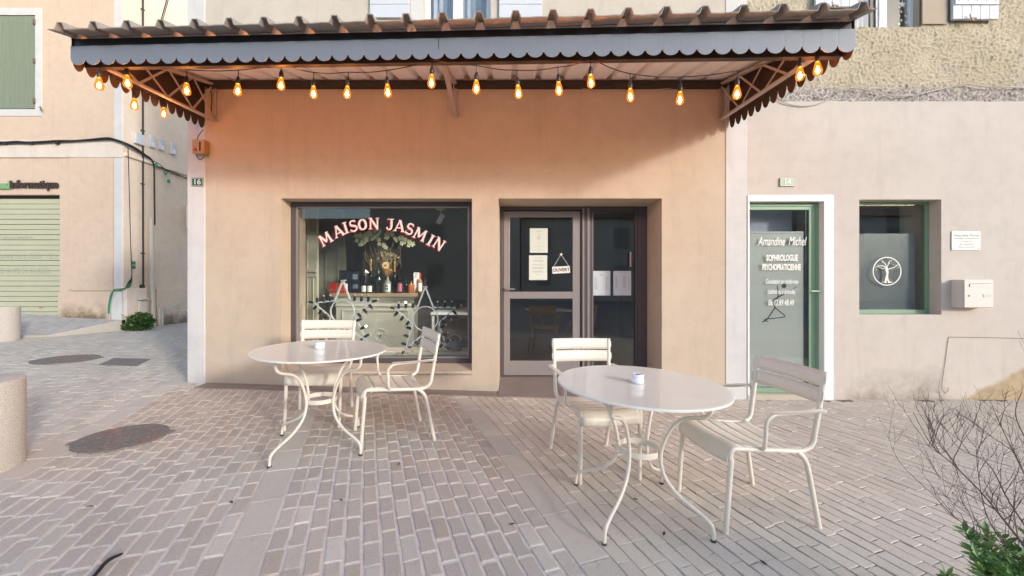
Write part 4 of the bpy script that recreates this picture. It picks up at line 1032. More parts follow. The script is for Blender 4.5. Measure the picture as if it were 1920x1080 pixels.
# cables on the corner building
cb = thing('facade_cable', 'thick black cable bundle running along the cornice and round the corner', 'cable', P(200, 262, LB-.08))
m = MB()
pts = [Vector((-15, LB-.055, 3.98+.05))]+[P(px_, py_, LB-.06) for px_, py_ in ((0,269),(30,267.5),(58,268),(107,265),(140,264.5),(170,262),(200,260.5),(214,262),(228,267))]+[Vector((LX+.07, LB+.05, 4.24)), Vector((LX+.06, 8.75, 4.20)), Vector((LX+.05, 8.95, 4.14)), Vector((LX+.06, 9.08, 4.09)), Vector((LX+.07, 9.14, 3.95)), Vector((LX+.06, 9.16, 3.4)), Vector((LX+.06, 9.17, 2.6))]
for dx_, dz_, r_ in ((0,0,.016),(.0,.022,.010),(.012,-.018,.009),(.02,.01,.008)):
    m.tube(spline([p+Vector((dx_*.5, -dx_, dz_+R.uniform(-.008,.008))) for p in pts], 4), r_, 7)
m.tube(spline([Vector((LX+.06,9.12,3.98)), Vector((LX+.05,9.4,3.98)), Vector((LX+.04,9.7,3.96)), Vector((LX+.05,10.0,3.92)), Vector((LX+.05,10.6,3.9))], 5), .012, 6)
m.tube(spline([Vector((LX+.03,LB+.2,4.2)), Vector((LX+.06,9.0,4.1)), Vector((LX+.05,9.3,4.05)), Vector((LX+.06,9.6,3.92)), Vector((LX+.05,10.4,3.93))], 5), .008, 6)
m.build('bundle', M['cable'], cb, smooth=60)
m = MB()
for px_ in (9, 58, 107): q = P(px_, 268, LB-.07); m.box(q.x-.025, q.x+.025, q.y-.02, q.y+.04, q.z-.03, q.z+.03)
m.build('clip', M['cable'], cb, bevel=.008)
m = MB()
for Y_, z_ in ((9.18, 3.99), (9.43, 3.88), (9.52, 3.70)): m.lathe([(.02,-.04),(.035,-.02),(.03,.03),(.015,.05)], (LX+.08, Y_, z_), 8)
m.build('tape', M['greenplug'], cb, smooth=50)
def alleyX(px_): return None
def AP(px_, py_, off=.03):      # a point on the alley wall seen at this pixel
    Y = -(LX+off)*F/(CX-px_); return Vector((LX+off, Y, CH+(HY-py_)/F*Y))
m = MB(); m.tube([AP(268,-200,.04), AP(268,100,.04), AP(268,270,.04), AP(268.5,536,.04), AP(266,545,.05), AP(266.5,556,.05)], .018, 8); m.box(LX+.002, LX+.07, AP(266,540).y-.03, AP(266,540).y+.03, AP(266,544).z, AP(266,534).z)
for py_ in (18,95,245,345,475): q = AP(268,py_,.03); m.box(q.x-.03, q.x+.02, q.y-.03, q.y+.03, q.z-.012, q.z+.012)
recentre(tag(m.build('conduit', M['cable'], smooth=50), 'straight brown black conduit running up the alley wall', 'conduit'), AP(268,300,.0))
m = MB()
for k_ in range(4): m.tube(spline([AP(240,275,.05+.01*k_), AP(242,340,.03+.008*k_), AP(243.5,400,.04), AP(245,460,.03+.01*k_), AP(247,515,.04), AP(246-2*k_,530,.05), AP(240-2*k_,542,.07)], 5), .007, 6)
wl = thing('alley_wire', 'slim black wires hanging down beside the white corner strip', 'cable', AP(243,400,0)); m.build('wires', M['cable'], wl, smooth=60)
m = MB()
for k_ in range(3):
    m.tube(spline([AP(247,528,.05), AP(243-k_,538,.09), Vector((LX+.03, LB-.06, LZ(543)+.01*k_)), P(216-k_,543,LB-.09), P(208+k_,552,LB-.085), P(204+k_,570,LB-.08), P(202+k_*1.5,590,LB-.08)], 5), .010, 6)
m.box(AP(252,494).x-.03, AP(252,494).x, AP(252,494).y-.03, AP(252,494).y+.03, AP(252,496).z, AP(252,490).z); m.box(AP(252,494).x-.03, AP(252,494).x, AP(252,494).y-.03, AP(252,494).y+.03, AP(252,504).z, AP(252,498).z)
m.build('green_sheath', simple('green sheath', (.03,.22,.10), .5), wl, smooth=60)
for k_, (px_) in enumerate((201.5, 205.5)):
    a = P(px_, 597, LB-.08); m = MB(); m.tube([Vector((a.x,a.y,.35)), P(px_,588,LB-.08)], .022, 8)
    recentre(tag(m.build('conduit_stub', M['steel_l'], smooth=50), ('left' if k_ == 0 else 'right')+' one of two short grey conduit stubs at the corner of the salmon wall', 'conduit', 'grey conduit stubs at the corner'), (a.x,a.y,.35))
# utility boxes
for i, (px_, pyt, pyb, wY, lab) in enumerate(((258, 251, 271, .22, 'square white junction box left of the brown conduit, nearest the corner'), (281.5, 255, 277, .12, 'small pale blue meter box, first right of the brown conduit'), (299, 262, 282, .12, 'small pale blue meter box, middle of the three right of the conduit'), (321.5, 268, 290, .12, 'small pale blue meter box, farthest along the alley wall'))):
    q = AP(px_, (pyt+pyb)/2, .0); h = (pyb-pyt)/F*q.y; root = thing('meter_box', lab, 'utility box', q, 'utility boxes on the alley wall')
    MB().box(LX+.001, LX+.07, q.y-wY/2, q.y+wY/2, q.z-h/2, q.z+h/2).build('housing', M['shutblue'] if i else M['shutblue'], root, bevel=.01)
    if i: MB().box(LX+.0705, LX+.075, q.y-wY/2+.02, q.y+wY/2-.02, q.z-h/2+.02, q.z-h*.05).build('cover', M['whitep'], root, bevel=.004)
m = MB(); a = AP(283, 410, .06); m.tube([a, AP(284.5, 520, .06), Vector((LX+.12, a.y, .24))], .048, 14)
pt = m; recentre(tag(pt.build('downpipe', M['pvc'], smooth=50), 'cream plastic pipe sheathing the black cable at the alley corner', 'pipe'), (LX+.12, a.y, .24))
q = AP(262, 572, .10); root = thing('meter_cabinet', 'cream utility cabinet with sloping lid behind the green bush', 'utility box', q)
MB().box(LX+.091, LX+.14, 8.72, 8.90, .35, .86).build('cabinet_door', M['pvc'], root, bevel=.006)
MB().box(LX+.091, LX+.19, 8.70, 8.93, .88, .90).build('lid', M['pvc'], root, bevel=.004)
# pipe stubs by the wall
for k_, px_ in enumerate((299.5, 304)):
    a = AP(px_, 612, .2); m = MB(); m.tube([Vector((a.x,a.y,.2)), Vector((a.x,a.y,.66-.03*k_)), Vector((a.x,a.y,.70-.03*k_))], .03, 10, radii=[.03,.03,.012])
    recentre(tag(m.build('post_stub', M['pvc'], smooth=50), ('front' if k_ == 0 else 'rear')+' one of two slim pale stubs beside the cream pipe', 'post', 'slim stubs beside the pipe'), (a.x,a.y,.2))
# air conditioner peeping out
q = AP(349, 408, .0); root = thing('air_conditioner', 'round fronted white air unit on a bracket half hidden by the shop corner', 'air conditioner', (LX, q.y, q.z))
m = MB(); m.box(LX+.02, LX+.30, q.y-.05, q.y+.75, q.z-.30, q.z+.30); m.build('casing', M['whitep'], root, bevel=.02)
m = MB()
for r_ in (.24,.19,.14,.09): m.tube([(LX+.31, q.y+.27+r_*cos(2*pi*i/24), q.z+r_*sin(2*pi*i/24)) for i in range(25)], .008, 5, cap=False)
m.build('grille', M['steel_l'], root); m = MB(); m.box(LX, LX+.33, q.y, q.y+.04, q.z-.36, q.z-.31); m.box(LX, LX+.33, q.y+.6, q.y+.64, q.z-.36, q.z-.31); m.build('bracket', M['whitep'], root)
# overhead wires top left
m = MB(); m.tube([P(300,45,7.2), P(314,-5,6.6), P(345,-120,6)], .008, 5); m.tube([P(303,45,7.2), P(317,-5,6.6), P(350,-120,6)], .006, 5)
recentre(tag(m.build('overhead_wire', M['cable']), 'pair of slack black wires rising above the left end of the canopy', 'wire'), P(314,-5,6.6))

# ------------------------------------------------------------------ leafy bush and pavement furniture
def leaf_cloud(m, centre, rad, n, s0, s1, rnd, up=.3):
    for i in range(n):
        d = Vector((rnd.gauss(0,1), rnd.gauss(0,1), rnd.gauss(0,1))).normalized()*(rnd.random()**.4)
        lump = .8+.35*mnoise.noise(d*2.5+Vector((centre[0],0,0)))
        p = Vector(centre)+Vector((d.x*rad[0], d.y*rad[1], d.z*rad[2]))*lump
        ax = (d+Vector((rnd.uniform(-.8,.8), rnd.uniform(-.8,.8), rnd.uniform(-.2,.9)))).normalized(); sd = ax.cross(Vector((rnd.uniform(-1,1), rnd.uniform(-1,1), rnd.uniform(-.3,1)))).normalized()
        L = rnd.uniform(s0, s1); wd = L*.36; nn = ax.cross(sd)
        m.add([p, p+ax*L*.45+sd*wd+nn*L*.05, p+ax*L-nn*L*.12, p+ax*L*.45-sd*wd+nn*L*.05], [(0,1,2),(0,2,3)])
rb = random.Random(21); root = thing('green_bush', 'small dark green bush growing at the foot of the alley corner', 'bush', (-7.98, 8.46, .24))
m = MB(); leaf_cloud(m, (-7.98, 8.48, .42), (.30,.22,.22), 1900, .03, .065, rb); leaf_cloud(m, (-8.15, 8.42, .33), (.16,.14,.10), 400, .03, .06, rb); m.build('foliage', M['leafd'], root, recalc=False)
m = MB()
for i in range(14): m.tube([(-7.98,8.46,.22), (-7.98+rb.uniform(-.1,.1), 8.46+rb.uniform(-.1,.1), .36), (-7.98+rb.uniform(-.28,.28), 8.46+rb.uniform(-.2,.2), rb.uniform(.4,.62))], .005, 4)
m.build('stems', M['twig'], root)
def bollard(x, y, r_, h, label):
    g = gz(x); root = thing('bollard', label, 'bollard', (x, y, g), 'stone bollards')
    MB().lathe([(r_*.98,-.1),(r_,.0),(r_,.02),(r_,h-.012),(r_*.99,h-.003),(r_*.965,h),(r_*.5,h+.002),(.001,h+.003)], (x,y,g), 40).build('shaft', M['bollard'], root, smooth=50)
bollard(-3.47, 2.52, .235, .565, 'large beige pebble concrete bollard nearest the camera at the left edge')
bollard(-8.93, 6.95, .18, .60, 'pale beige bollard farther off in front of the roller shutter')
def manhole(x, y, r_, label):
    g = gz(x)+.004; root = thing('manhole_cover', label, 'manhole cover', (x, y, g), 'round iron manhole covers')
    tilt = lambda mb: mb.xf(Matrix.Translation((x,y,g)) @ Matrix.Rotation(math.atan(.03),4,'Y') @ Matrix.Translation((-x,-y,-g)))
    m = MB(); m.lathe([(r_*1.03,-.02),(r_*1.03,.0005),(r_*.972,.001),(r_*.965,.005),(.001,.005)], (x,y,g), 40)
    k_ = 0
    n_ = int(r_/.04)
    for i in range(-n_, n_+1):
        for j in range(-n_, n_+1):
            xx, yy = i*.04+(j%2)*.02, j*.035
            if xx*xx+yy*yy < (r_*.88)**2: m.box(x+xx-.012, x+xx+.012, y+yy-.005, y+yy+.005, g+.0045, g+.008)
    tilt(m); m.build('lid', M['iron'], root, smooth=30)
    ring = []
    m = MB(); mrows = [[(x+q*cos(2*pi*i/48), y+q*sin(2*pi*i/48), g+z_) for i in range(49)] for q, z_ in ((r_*.975,-.01),(r_*.975,.006),(r_*1.035,.006),(r_*1.04,-.01))]; m.grid(mrows)
    tilt(m); m.build('rim', M['iron'], root)
    m = MB(); a = radians(28)
    for s in (1,-1): m.add([(x+s*(r_*.98)*cos(a)+dx_, y+s*(r_*.98)*sin(a)+dy_, g+z_) for z_ in (-.01,.007) for dx_, dy_ in ((-.03,-.04),(.04,-.02),(.05,.04),(-.03,.03))], [(0,1,2,3),(4,5,6,7),(0,1,5,4),(1,2,6,5),(2,3,7,6),(3,0,4,7)])
    tilt(m); m.build('hinge_lug', M['iron'], root)
manhole(-3.03, 3.07, .268, 'round iron manhole cover with red paint marks, nearer the camera')
manhole(-6.32, 5.60, .33, 'round rusty manhole cover farther away near the alley')
m = MB(); pts = [(184,685.5),(256,685),(283,672.5),(213,673)]; vs = []
for z_ in (-.01, .006):
    for a_, b2 in pts:
        v = b2-HY; Y = (CH-.165)*F/v; X = (a_-CX)/F*Y; vs.append((X, Y, gz(X)+z_))
m.add(vs, [(3,2,1,0),(4,5,6,7),(0,1,5,4),(1,2,6,5),(2,3,7,6),(3,0,4,7)])
recentre(tag(m.build('drain_cover', M['iron'], bevel=.003), 'flat rectangular iron cover set in the pavers beside the far manhole', 'drain cover'), vs[4])
m = MB(); pp = [Vector((-1.60,2.04-.10,.062)), Vector((-1.59,2.0-.12,.066)), Vector((-1.60,1.86,.07)), Vector((-1.63,1.80,.066)), Vector((-1.68,1.74,.058)), Vector((-1.72,1.68,.056))]
q = [P(230,1041,1.0), P(212,1052,1.0), P(196,1066,1.0), P(180,1082,1.0)]
def onground(px_, py_, X_guess=-1.8):
    Y = 2.0
    for _ in range(8):
        X = (px_-CX)/F*Y; Y = (CH-gz(X))*F/(py_-HY)
    return Vector((X, Y, gz(X)))
pp = [onground(*a)+Vector((0,0,.006+dz_)) for a, dz_ in (((231,1040),.0), ((214,1052),.012), ((198,1064),.016), ((180,1082),.008), ((160,1100),.0))]
m.tube(spline(pp, 5), .006, 6, radii=[.001]+[.005+.004*sin(pi*i/20) for i in range(19)]+[.001])
recentre(tag(m.build('rubber_strip', M['black'], smooth=60), 'curved black rubber strip lying on the pavers at the bottom left', 'strip'), pp[1])

ml = simple('dry leaf', (.10, .06, .04), .8, var=.3, vs=60)
for k_, (a, b_) in enumerate(((168,952), (434,944), (748,872), (640,940), (1245,1003), (1192,938), (1432,1058), (960,985))):
    q = onground(a, b_); m = MB(); an = R.uniform(0, 6.28); L = R.uniform(.010, .020)
    ax = Vector((cos(an), sin(an), 0)); sd = Vector((-sin(an), cos(an), 0)); u = Vector((0,0,.005)); rows = []
    for i in range(5):
        t = i/4; w = L*.42*sin(pi*min(.97, t+.04)); rows.append([q+ax*L*(2*t-1)-sd*w+u*1.6, q+ax*L*(2*t-1)+u*(.9+.5*t), q+ax*L*(2*t-1)+sd*w+u*1.9])
    m.grid(rows); o = m.build('dry_leaf', ml, smooth=60, solid=.0008, recalc=False)
    recentre(tag(o, 'tiny dark dry leaf '+('between the near bollard and the black rubber strip', 'in the left foreground right of the black rubber strip', 'in the middle foreground nearest the farther table', 'in front of the farther table, left of the middle one', 'under the nearer table between its two front legs', 'under the nearer table between its rear legs', 'in front of the sideways armchair at the right', 'left of the nearer table in the open foreground')[k_], 'leaf', 'dry leaf scraps on the pavers'), q)

# ------------------------------------------------------------------ chairs and tables
def make_chair():
    root = thing('garden_armchair', 'cream metal armchair', 'chair')
    def bl(m, name, **k): return m.build(name, M['cream'], root, local=True, **k)
    fr = MB()
    for s in (-1, 1):
        rail = fillet([(s*.215,.245,.395), (s*.215,.238,.452), (s*.22,-.20,.418), (s*.225,-.262,.45), (s*.235,-.318,.862)], .05, 5)
        fr.tube(rail, .0142, 10)
    fr.tube([(-.215,-.17,.412),(.215,-.17,.412)], .008, 8); fr.tube([(-.215,.19,.435),(.215,.19,.435)], .008, 8)
    bl(fr, 'frame', smooth=60)
    for s in (-1, 1):
        bl(MB().tube(fillet([(s*.215,.236,.40), (s*.213,.255,.0)], .02), .0142, 10).lathe([(.0135,0),(.0135,.012)], (s*.213,.255,-.004), 10), 'leg', smooth=60)
        bl(MB().tube(spline([(s*.222,-.165,.42), (s*.224,-.205,.385), (s*.226,-.232,.33), (s*.232,-.265,.18), (s*.238,-.305,.0)], 4), .0142, 10).lathe([(.0135,0),(.0135,.012)], (s*.238,-.305,-.004), 10), 'leg', smooth=60)
        arm = MB(); arm.tube(fillet([(s*.222,.055,.440), (s*.262,.075,.475), (s*.276,.085,.615), (s*.276,.04,.648), (s*.262,-.285,.655)], .04, 5), .0105, 10)
        rows = []
        for i in range(13):
            t = i/12; y = .055-.335*t; w = .021*(1 if .08 < t < .92 else .7)
            rows.append([(s*.272-w, y, .658), (s*.272, y, .6615), (s*.272+w, y, .658)])
        n0 = len(arm.v); arm.grid(rows); arm.grid([[(p[0], p[1], p[2]-.005) for p in rr_] for rr_ in rows])
        arm.tube([(s*.23,-.285,.655),(s*.275,-.285,.655)], .009, 8)
        bl(arm, 'armrest', smooth=60)
    # seat slats, waterfall front edge
    sp = spline([(0,.262,.372),(0,.256,.42),(0,.228,.452),(0,.17,.458),(0,.06,.445),(0,-.06,.430),(0,-.16,.424),(0,-.215,.434)], 8)
    d = [0]
    for i in range(1, len(sp)): d.append(d[-1]+(sp[i]-sp[i-1]).length)
    def at(s_):
        for i in range(1, len(sp)):
            if d[i] >= s_: k = (s_-d[i-1])/(d[i]-d[i-1]); return sp[i-1].lerp(sp[i], k)
        return sp[-1]
    m = MB(); edges = [0, .135, .222, .309, .396, .483]; edges = [e*d[-1]/.483 for e in edges]
    for i in range(5):
        a, b_ = edges[i]+.0025, edges[i+1]-.0025; rows = []
        for j in range(5 if i else 9):
            q = at(a+(b_-a)*j/(4 if i else 8)); row = []
            for k in range(13):
                u = k/12*2-1; row.append((u*.218, q.y, q.z-.012*(1-u*u)+.004))
            rows.append(row)
        m.grid(rows)
    o = m.build('seat', M['cream'], root, local=True, smooth=60, solid=.004, recalc=False)
    m = MB()
    for zc in (.727, .820):
        rows = []; hh = .043
        for k in range(33):
            u = k/32*2-1; e = max(0, abs(u)-.92)/.08; hx = hh*(1-.55*e*e) if e < 1 else hh*.45
            yb = -.292-(zc-.727)*.15-.022*(1-u*u)
            rows.append([(u*.252, yb+.035*.2*0-((tz)*.15), zc+tz) for tz in (-hx, -hx*.33, hx*.33, hx)])
        m.grid(rows)
    m.build('backrest', M['cream'], root, local=True, smooth=60, solid=.004, recalc=False)
    return root
slope_rot = lambda x: Matrix.Rotation(math.atan(.03) if x < 2.7 else 0, 4, 'Y')
def place(root, x, y, ang, dz=.003):     # ang: heading of the local +Y axis in the ground plane
    root.rotation_mode = 'XYZ'
    Mx = Matrix.Translation((x, y, gz(x)+dz)) @ slope_rot(x) @ Matrix.Rotation(radians(ang)-pi/2, 4, 'Z')
    root.matrix_world = Mx
    loc, rot, sc = Mx.decompose(); root.location = loc; root.rotation_euler = rot.to_euler()
chair0 = make_chair()
seats = [(1.355, 2.362, 190.0, 'cream metal armchair at the front right, turned sideways to the nearer table'),
         (.60, 2.87, -78, 'cream metal armchair behind the nearer table, facing the camera in front of the door'),
         (-1.765, 3.61, -76, 'cream metal armchair behind the farther table, facing the camera in front of the display window'),
         (-1.01, 3.28, 207, 'cream metal armchair at the right of the farther table, turned sideways')]
for i, (x, y, a, lab) in enumerate(seats):
    c = chair0 if i == 0 else copy_tree(chair0)
    tag(c, lab, 'chair', 'cream armchairs round the two tables'); place(c, x, y, a)
def make_table():
    root = thing('round_table', 'cream metal round table', 'table')
    m = MB(); Rt = .48
    m.lathe([(.001,.733),(Rt-.006,.733),(Rt-.001,.731),(Rt,.730),(Rt+.001,.737),(Rt-.002,.7415),(Rt-.008,.7425),(Rt-.02,.7415),(.001,.7412)], (0,0,0), 72)
    m.build('tabletop', M['tabletop'], root, local=True, smooth=35)
    for k in range(4):
        a = pi/4+pi/2*k; rad = [(.385,.731),(.385,.690),(.376,.652),(.345,.626),(.30,.612),(.245,.592),(.195,.545),(.158,.475),(.136,.41),(.128,.355),(.134,.30),(.155,.245),(.195,.20),(.24,.165),(.30,.135),(.355,.11),(.398,.08),(.408,.04),(.408,.004)]
        pts = spline([(r_*cos(a), r_*sin(a), z_) for r_, z_ in rad], 3)
        leg = MB().tube(pts, .0105, 10); leg.build('leg', M['cream'], root, local=True, smooth=60)
        MB().lathe([(.0135,0),(.0135,.014)], (.408*cos(a), .408*sin(a), -.002), 10).build('foot', M['rubber'], root, local=True)
    m = MB(); m.grid([[(r_*cos(2*pi*i/48), r_*sin(2*pi*i/48), z_) for i in range(49)] for r_, z_ in ((.114,.345),(.114,.378),(.118,.378),(.118,.345),(.114,.345))])
    m.build('ring', M['cream'], root, local=True, smooth=30)
    m = MB(); m.tube([(-.27,-.27,.727),(.27,.27,.727)], .006, 6); m.tube([(.27,-.27,.727),(-.27,.27,.727)], .006, 6); m.build('cross_bar', M['cream'], root, local=True)
    return root
tb = make_table()
for i, (x, y, a, lab) in enumerate([(.727, 2.30, 95, 'round cream metal table at the front right, nearer the camera'), (-1.49, 3.05, 113, 'round cream metal table farther back in front of the display window')]):
    c = tb if i == 0 else copy_tree(tb)
    tag(c, lab, 'table', 'round cream tables'); place(c, x, y, a, .0)
def ashtray(px_, py_, Y, label):
    q = P(px_, py_, Y); x = q.x
    root = thing('ashtray', label, 'ashtray', q, 'white ashtrays on the tables')
    m = MB(); m.lathe([(.001,0),(.030,0),(.036,.006),(.037,.018),(.035,.030),(.031,.034),(.036,.038),(.0365,.050),(.034,.053),(.026,.052),(.012,.047),(.011,.03),(.001,.03)], (0,0,0), 28); b_ = m.build('bowl', M['china'], root, local=True, smooth=45)
    m = MB(); m.lathe([(.0005,0),(.015,0),(.015,.0012),(.0005,.0012)], (0,0,.0485), 16); m.build('hole', M['ash'], root, local=True)
    return root
def table_z(tx, ty, x): return gz(tx)+.7425 - .03*(x-tx)
a1 = ashtray(1195, 720, 2.30, 'small white ashtray in the middle of the nearer table'); a1.location = (.731, 2.30, table_z(.727, 2.3, .731)+.001); a1.rotation_euler = (0, .03, 0)
a2 = ashtray(598, 657, 3.05, 'small white ashtray on the farther table by the display window'); a2.location = (-1.49, 3.06, table_z(-1.49, 3.05, -1.49)+.001); a2.rotation_euler = (0, .03, 0)

# ------------------------------------------------------------------ inside the display window
cp = thing('panelling', 'cream and grey green wooden panelling inside the left of the display window', 'panelling', (-2.9, 5.7, .05))
m = MB(); a, b_ = XW(535,5.6), XW(594,5.6); m.box(a, b_, 5.6, 5.66, .05, 2.8); m.build('cream_board', M['creampanel'], cp)
m = MB(); z_ = ZW(508,5.6); m.box(XW(573,5.58), b_+.01, 5.56, 5.599, z_-.02, z_+.02); m.box(XW(573,5.58), b_+.01, 5.575, 5.599, z_-.09, z_-.06); m.box(XW(575,5.59), XW(577,5.59), 5.58, 5.599, .05, 2.8); m.box(XW(586,5.59), XW(588,5.59), 5.58, 5.599, .05, z_-.1); m.build('moulding', M['creampanel'], cp, bevel=.004)
m = MB(); a, b_ = XW(594,6.7), XW(647,6.7); m.box(a, b_, 6.7, 6.76, .05, 2.8)
for px_ in (611, 634): m.box(XW(px_,6.7)-.012, XW(px_,6.7)+.012, 6.685, 6.699, .05, 2.8)
m.build('green_board', M['panel'], cp)
mt = thing('mantelpiece', 'pale painted mantelpiece with wooden shelf inside the display window', 'mantelpiece', (-2.1, 6.0, .05))
ma, mb_, mz = XW(619,6.0), XW(782,6.0), ZW(550,6.0)
MB().box(ma, mb_, 5.98, 6.32, mz-.055, mz).build('shelf', M['wood'], mt, bevel=.006)
m = MB(); m.box(ma+.07, mb_-.06, 6.04, 6.3, .05, mz-.056)
for x0_, x1_, z0_, z1_ in ((ma+.16, mb_-.14, .18, mz-.25),): frame_mb_ = frame_mb(x0_, x1_, z0_, z1_, 6.025, .0145, .02); m.v += frame_mb_.v; m.f += [tuple(i+8 for i in f) for f in frame_mb_.f]
m.box(ma+.05, mb_-.04, 6.015, 6.039, mz-.10, mz-.057); m.box(ma+.06, mb_-.05, 6.02, 6.039, mz-.20, mz-.18)
m.build('surround', M['mantel'], mt, bevel=.004)
m = MB(); cw = P(713, 629, 6.02)
for r_ in (.10, .085): m.tube([(cw.x+r_*cos(2*pi*i/28)+R.uniform(-.004,.004), 6.035, cw.z+r_*sin(2*pi*i/28)+R.uniform(-.004,.004)) for i in range(29)], .007, 5)
for i in range(26): a = R.uniform(0, 2*pi); q = R.uniform(0, .07); m.lathe([(.012,-.008),(.014,0)], (cw.x+q*cos(a), 6.039, cw.z+q*sin(a)), 6, 'y')
m.build('wreath_relief', M['mantel'], mt, smooth=40)
BZ = mz+.001
def bx_(px_): return XW(px_, 6.1)
def bottle(px_, top_py, r_, label, mat, neck=.4, foil=None, lab=None, labtext=None, Y=6.1, cat='bottle'):
    x = XW(px_, Y); H = ZW(top_py, Y)-BZ; root = thing('bottle', label, cat, (x, Y, BZ), 'bottles on the mantelpiece')
    sh = H*(1-neck); rn = max(.011, r_*.33)
    MB().lathe([(r_*.9,0),(r_,.006),(r_,sh*.86),(r_*.86,sh*.95),(rn*1.3,sh*1.05),(rn,sh*1.12),(rn,H*.96),(rn*1.15,H*.965),(rn*1.15,H),(.001,H)], (x,Y,BZ), 20).build('glass_body', mat, root, smooth=50)
    if foil: MB().lathe([(rn*1.25,sh*1.15),(rn*1.2,H*.93),(rn*1.35,H*.955),(rn*1.3,H+.003),(.001,H+.004)], (x,Y,BZ), 14).build('foil_cap', foil, root, smooth=50)
    if lab:
        rows = [[(x+(r_+.0015)*sin(a), Y-(r_+.0015)*cos(a), BZ+sh*q) for a in [radians(-65+130*i/12) for i in range(13)]] for q in (.14, .78)]
        lb_ = MB().grid(rows).build('paper_label', lab, root, recalc=False)
        if labtext:
            for t_i, tt in enumerate(labtext): put_text(tt, r_*.95, (x, Y-r_-.004, BZ+sh*(.60-.26*t_i)), 'print', M['black'], lb_, extr=.0005, bold=.0012)
    return root
M['whitelab'] = simple('white label', (.78,.78,.74), .6, var=.02)
bottle(695.5, 487, .042, 'champagne bottle with gold foil neck behind the two jars', M['bottleblk'], .42, M['gold'], None, None, 6.2)
bottle(709.6, 491, .060, 'big black bottle with a slim neck in the middle of the mantelpiece', M['bottleblk'], .45, None, None, None, 6.12)
bottle(727, 519, .050, 'squat clear bottle with white label reading IN PR', M['clearb'], .26, None, M['whitelab'], ('IN', 'PR'), 6.05)
bottle(740, 490, .042, 'black champagne bottle with pale gold neck right of the clear bottle', M['bottleblk'], .42, M['gold'], None, None, 6.18)
bottle(750, 514, .036, 'small black bottle with a pink label', M['bottleblk'], .35, None, M['pinkl'], None, 6.05)
bottle(682.7, 529, .040, 'left one of two dark jars with white labels', M['bottleblk'], .14, None, M['whitelab'], None, 6.04, 'jar')
bottle(693.5, 529, .040, 'right one of two dark jars with white labels', M['bottleblk'], .14, None, M['whitelab'], None, 6.03, 'jar')
bottle(771, 527, .050, 'round amber decanter near the right end of the mantelpiece', M['amberliq'], .3, None, None, None, 6.1)
bottle(788, 512, .034, 'red orange spirit bottle at the right end of the mantelpiece', M['amberliq'], .35, M['red'], M['whitelab'], None, 6.1)
bottle(797, 519, .030, 'thin dark bottle at the far right of the mantelpiece', M['bottleblk'], .35, None, None, None, 6.14)
bottle(762, 524, .034, 'dark bottle between the pink label and the amber decanter', M['bottleblk'], .3, None, None, None, 6.2)
bottle(649, 513, .030, 'dark green bottle standing behind the red box', M['bottleblk'], .4, None, M['whitelab'], None, 6.16)
root = thing('gift_box', 'red gift box with gold ribbon at the left end of the mantelpiece', 'box', P(632, 549, 6.1))
a, b_ = XW(619,6.08), XW(646,6.08); zt = ZW(531, 6.08); MB().box(a, b_, 6.05, 6.2, BZ, zt).build('box_body', M['red'], root, bevel=.004)
m = MB(); m.box((a+b_)/2-.012, (a+b_)/2+.012, 6.046, 6.2, BZ+.001, zt+.003); m.box(a, b_, 6.0465, 6.0495, BZ+.05, BZ+.065); m.build('ribbon', M['gold'], root)
root = thing('picture_frame', 'dark blue box frame leaning at the back of the mantelpiece', 'picture frame', P(658, 549, 6.26))
a, b_, zt = XW(637,6.26), XW(679,6.26), ZW(507,6.26); frame_mb(a, b_, BZ, zt, 6.24, .03, .012).build('frame', M['black'], root)
MB().box(a+.012, b_-.012, 6.255, 6.262, BZ+.012, zt-.012).build('print', simple('navy print', (.02,.025,.06), .5), root)
m = MB(); q = P(666,519,6.25); m.box(q.x-.04,q.x+.04,6.252,6.2545,q.z-.04,q.z+.04); q = P(666,537,6.25); m.box(q.x-.04,q.x+.04,6.252,6.2545,q.z-.035,q.z+.03); m.build('photo_square', simple('blue grey print', (.25,.3,.36), .5, var=.5, vs=30), root)
root = thing('price_card', 'white card propped behind the bottles at the right of the mantelpiece', 'card', P(781,520,6.2))
q = P(781, 517, 6.22); m = MB(); m.box(q.x-.045, q.x+.045, 6.22, 6.224, BZ, q.z+.05); m.build('card', M['whitelab'], root); q = P(781,517,6.218); m = MB()
for i in range(4): m.box(q.x-.03, q.x+.03-.01*i, 6.217, 6.2195, q.z+.03-.02*i, q.z+.036-.02*i)
m.build('print', M['ink'], root)
root = thing('foil_parcel', 'small silver diamond shaped parcel above the jars', 'parcel', P(686,511,6.1))
q = P(686,511,6.1); m = MB(); m.add([q+Vector(v) for v in ((-.055,0,0),(0,-.02,.05),(.055,0,0),(0,-.02,-.05),(0,.03,0),(0,-.035,0))], [(0,5,1),(1,5,2),(2,5,3),(3,5,0),(0,1,4),(1,2,4),(2,3,4),(3,0,4)]); m.box(q.x-.004,q.x+.004,q.y,q.y+.01,BZ,q.z-.03); m.build('foil', simple('silver foil', (.6,.6,.58), .2, .8, vs=60, bs=.5), root)
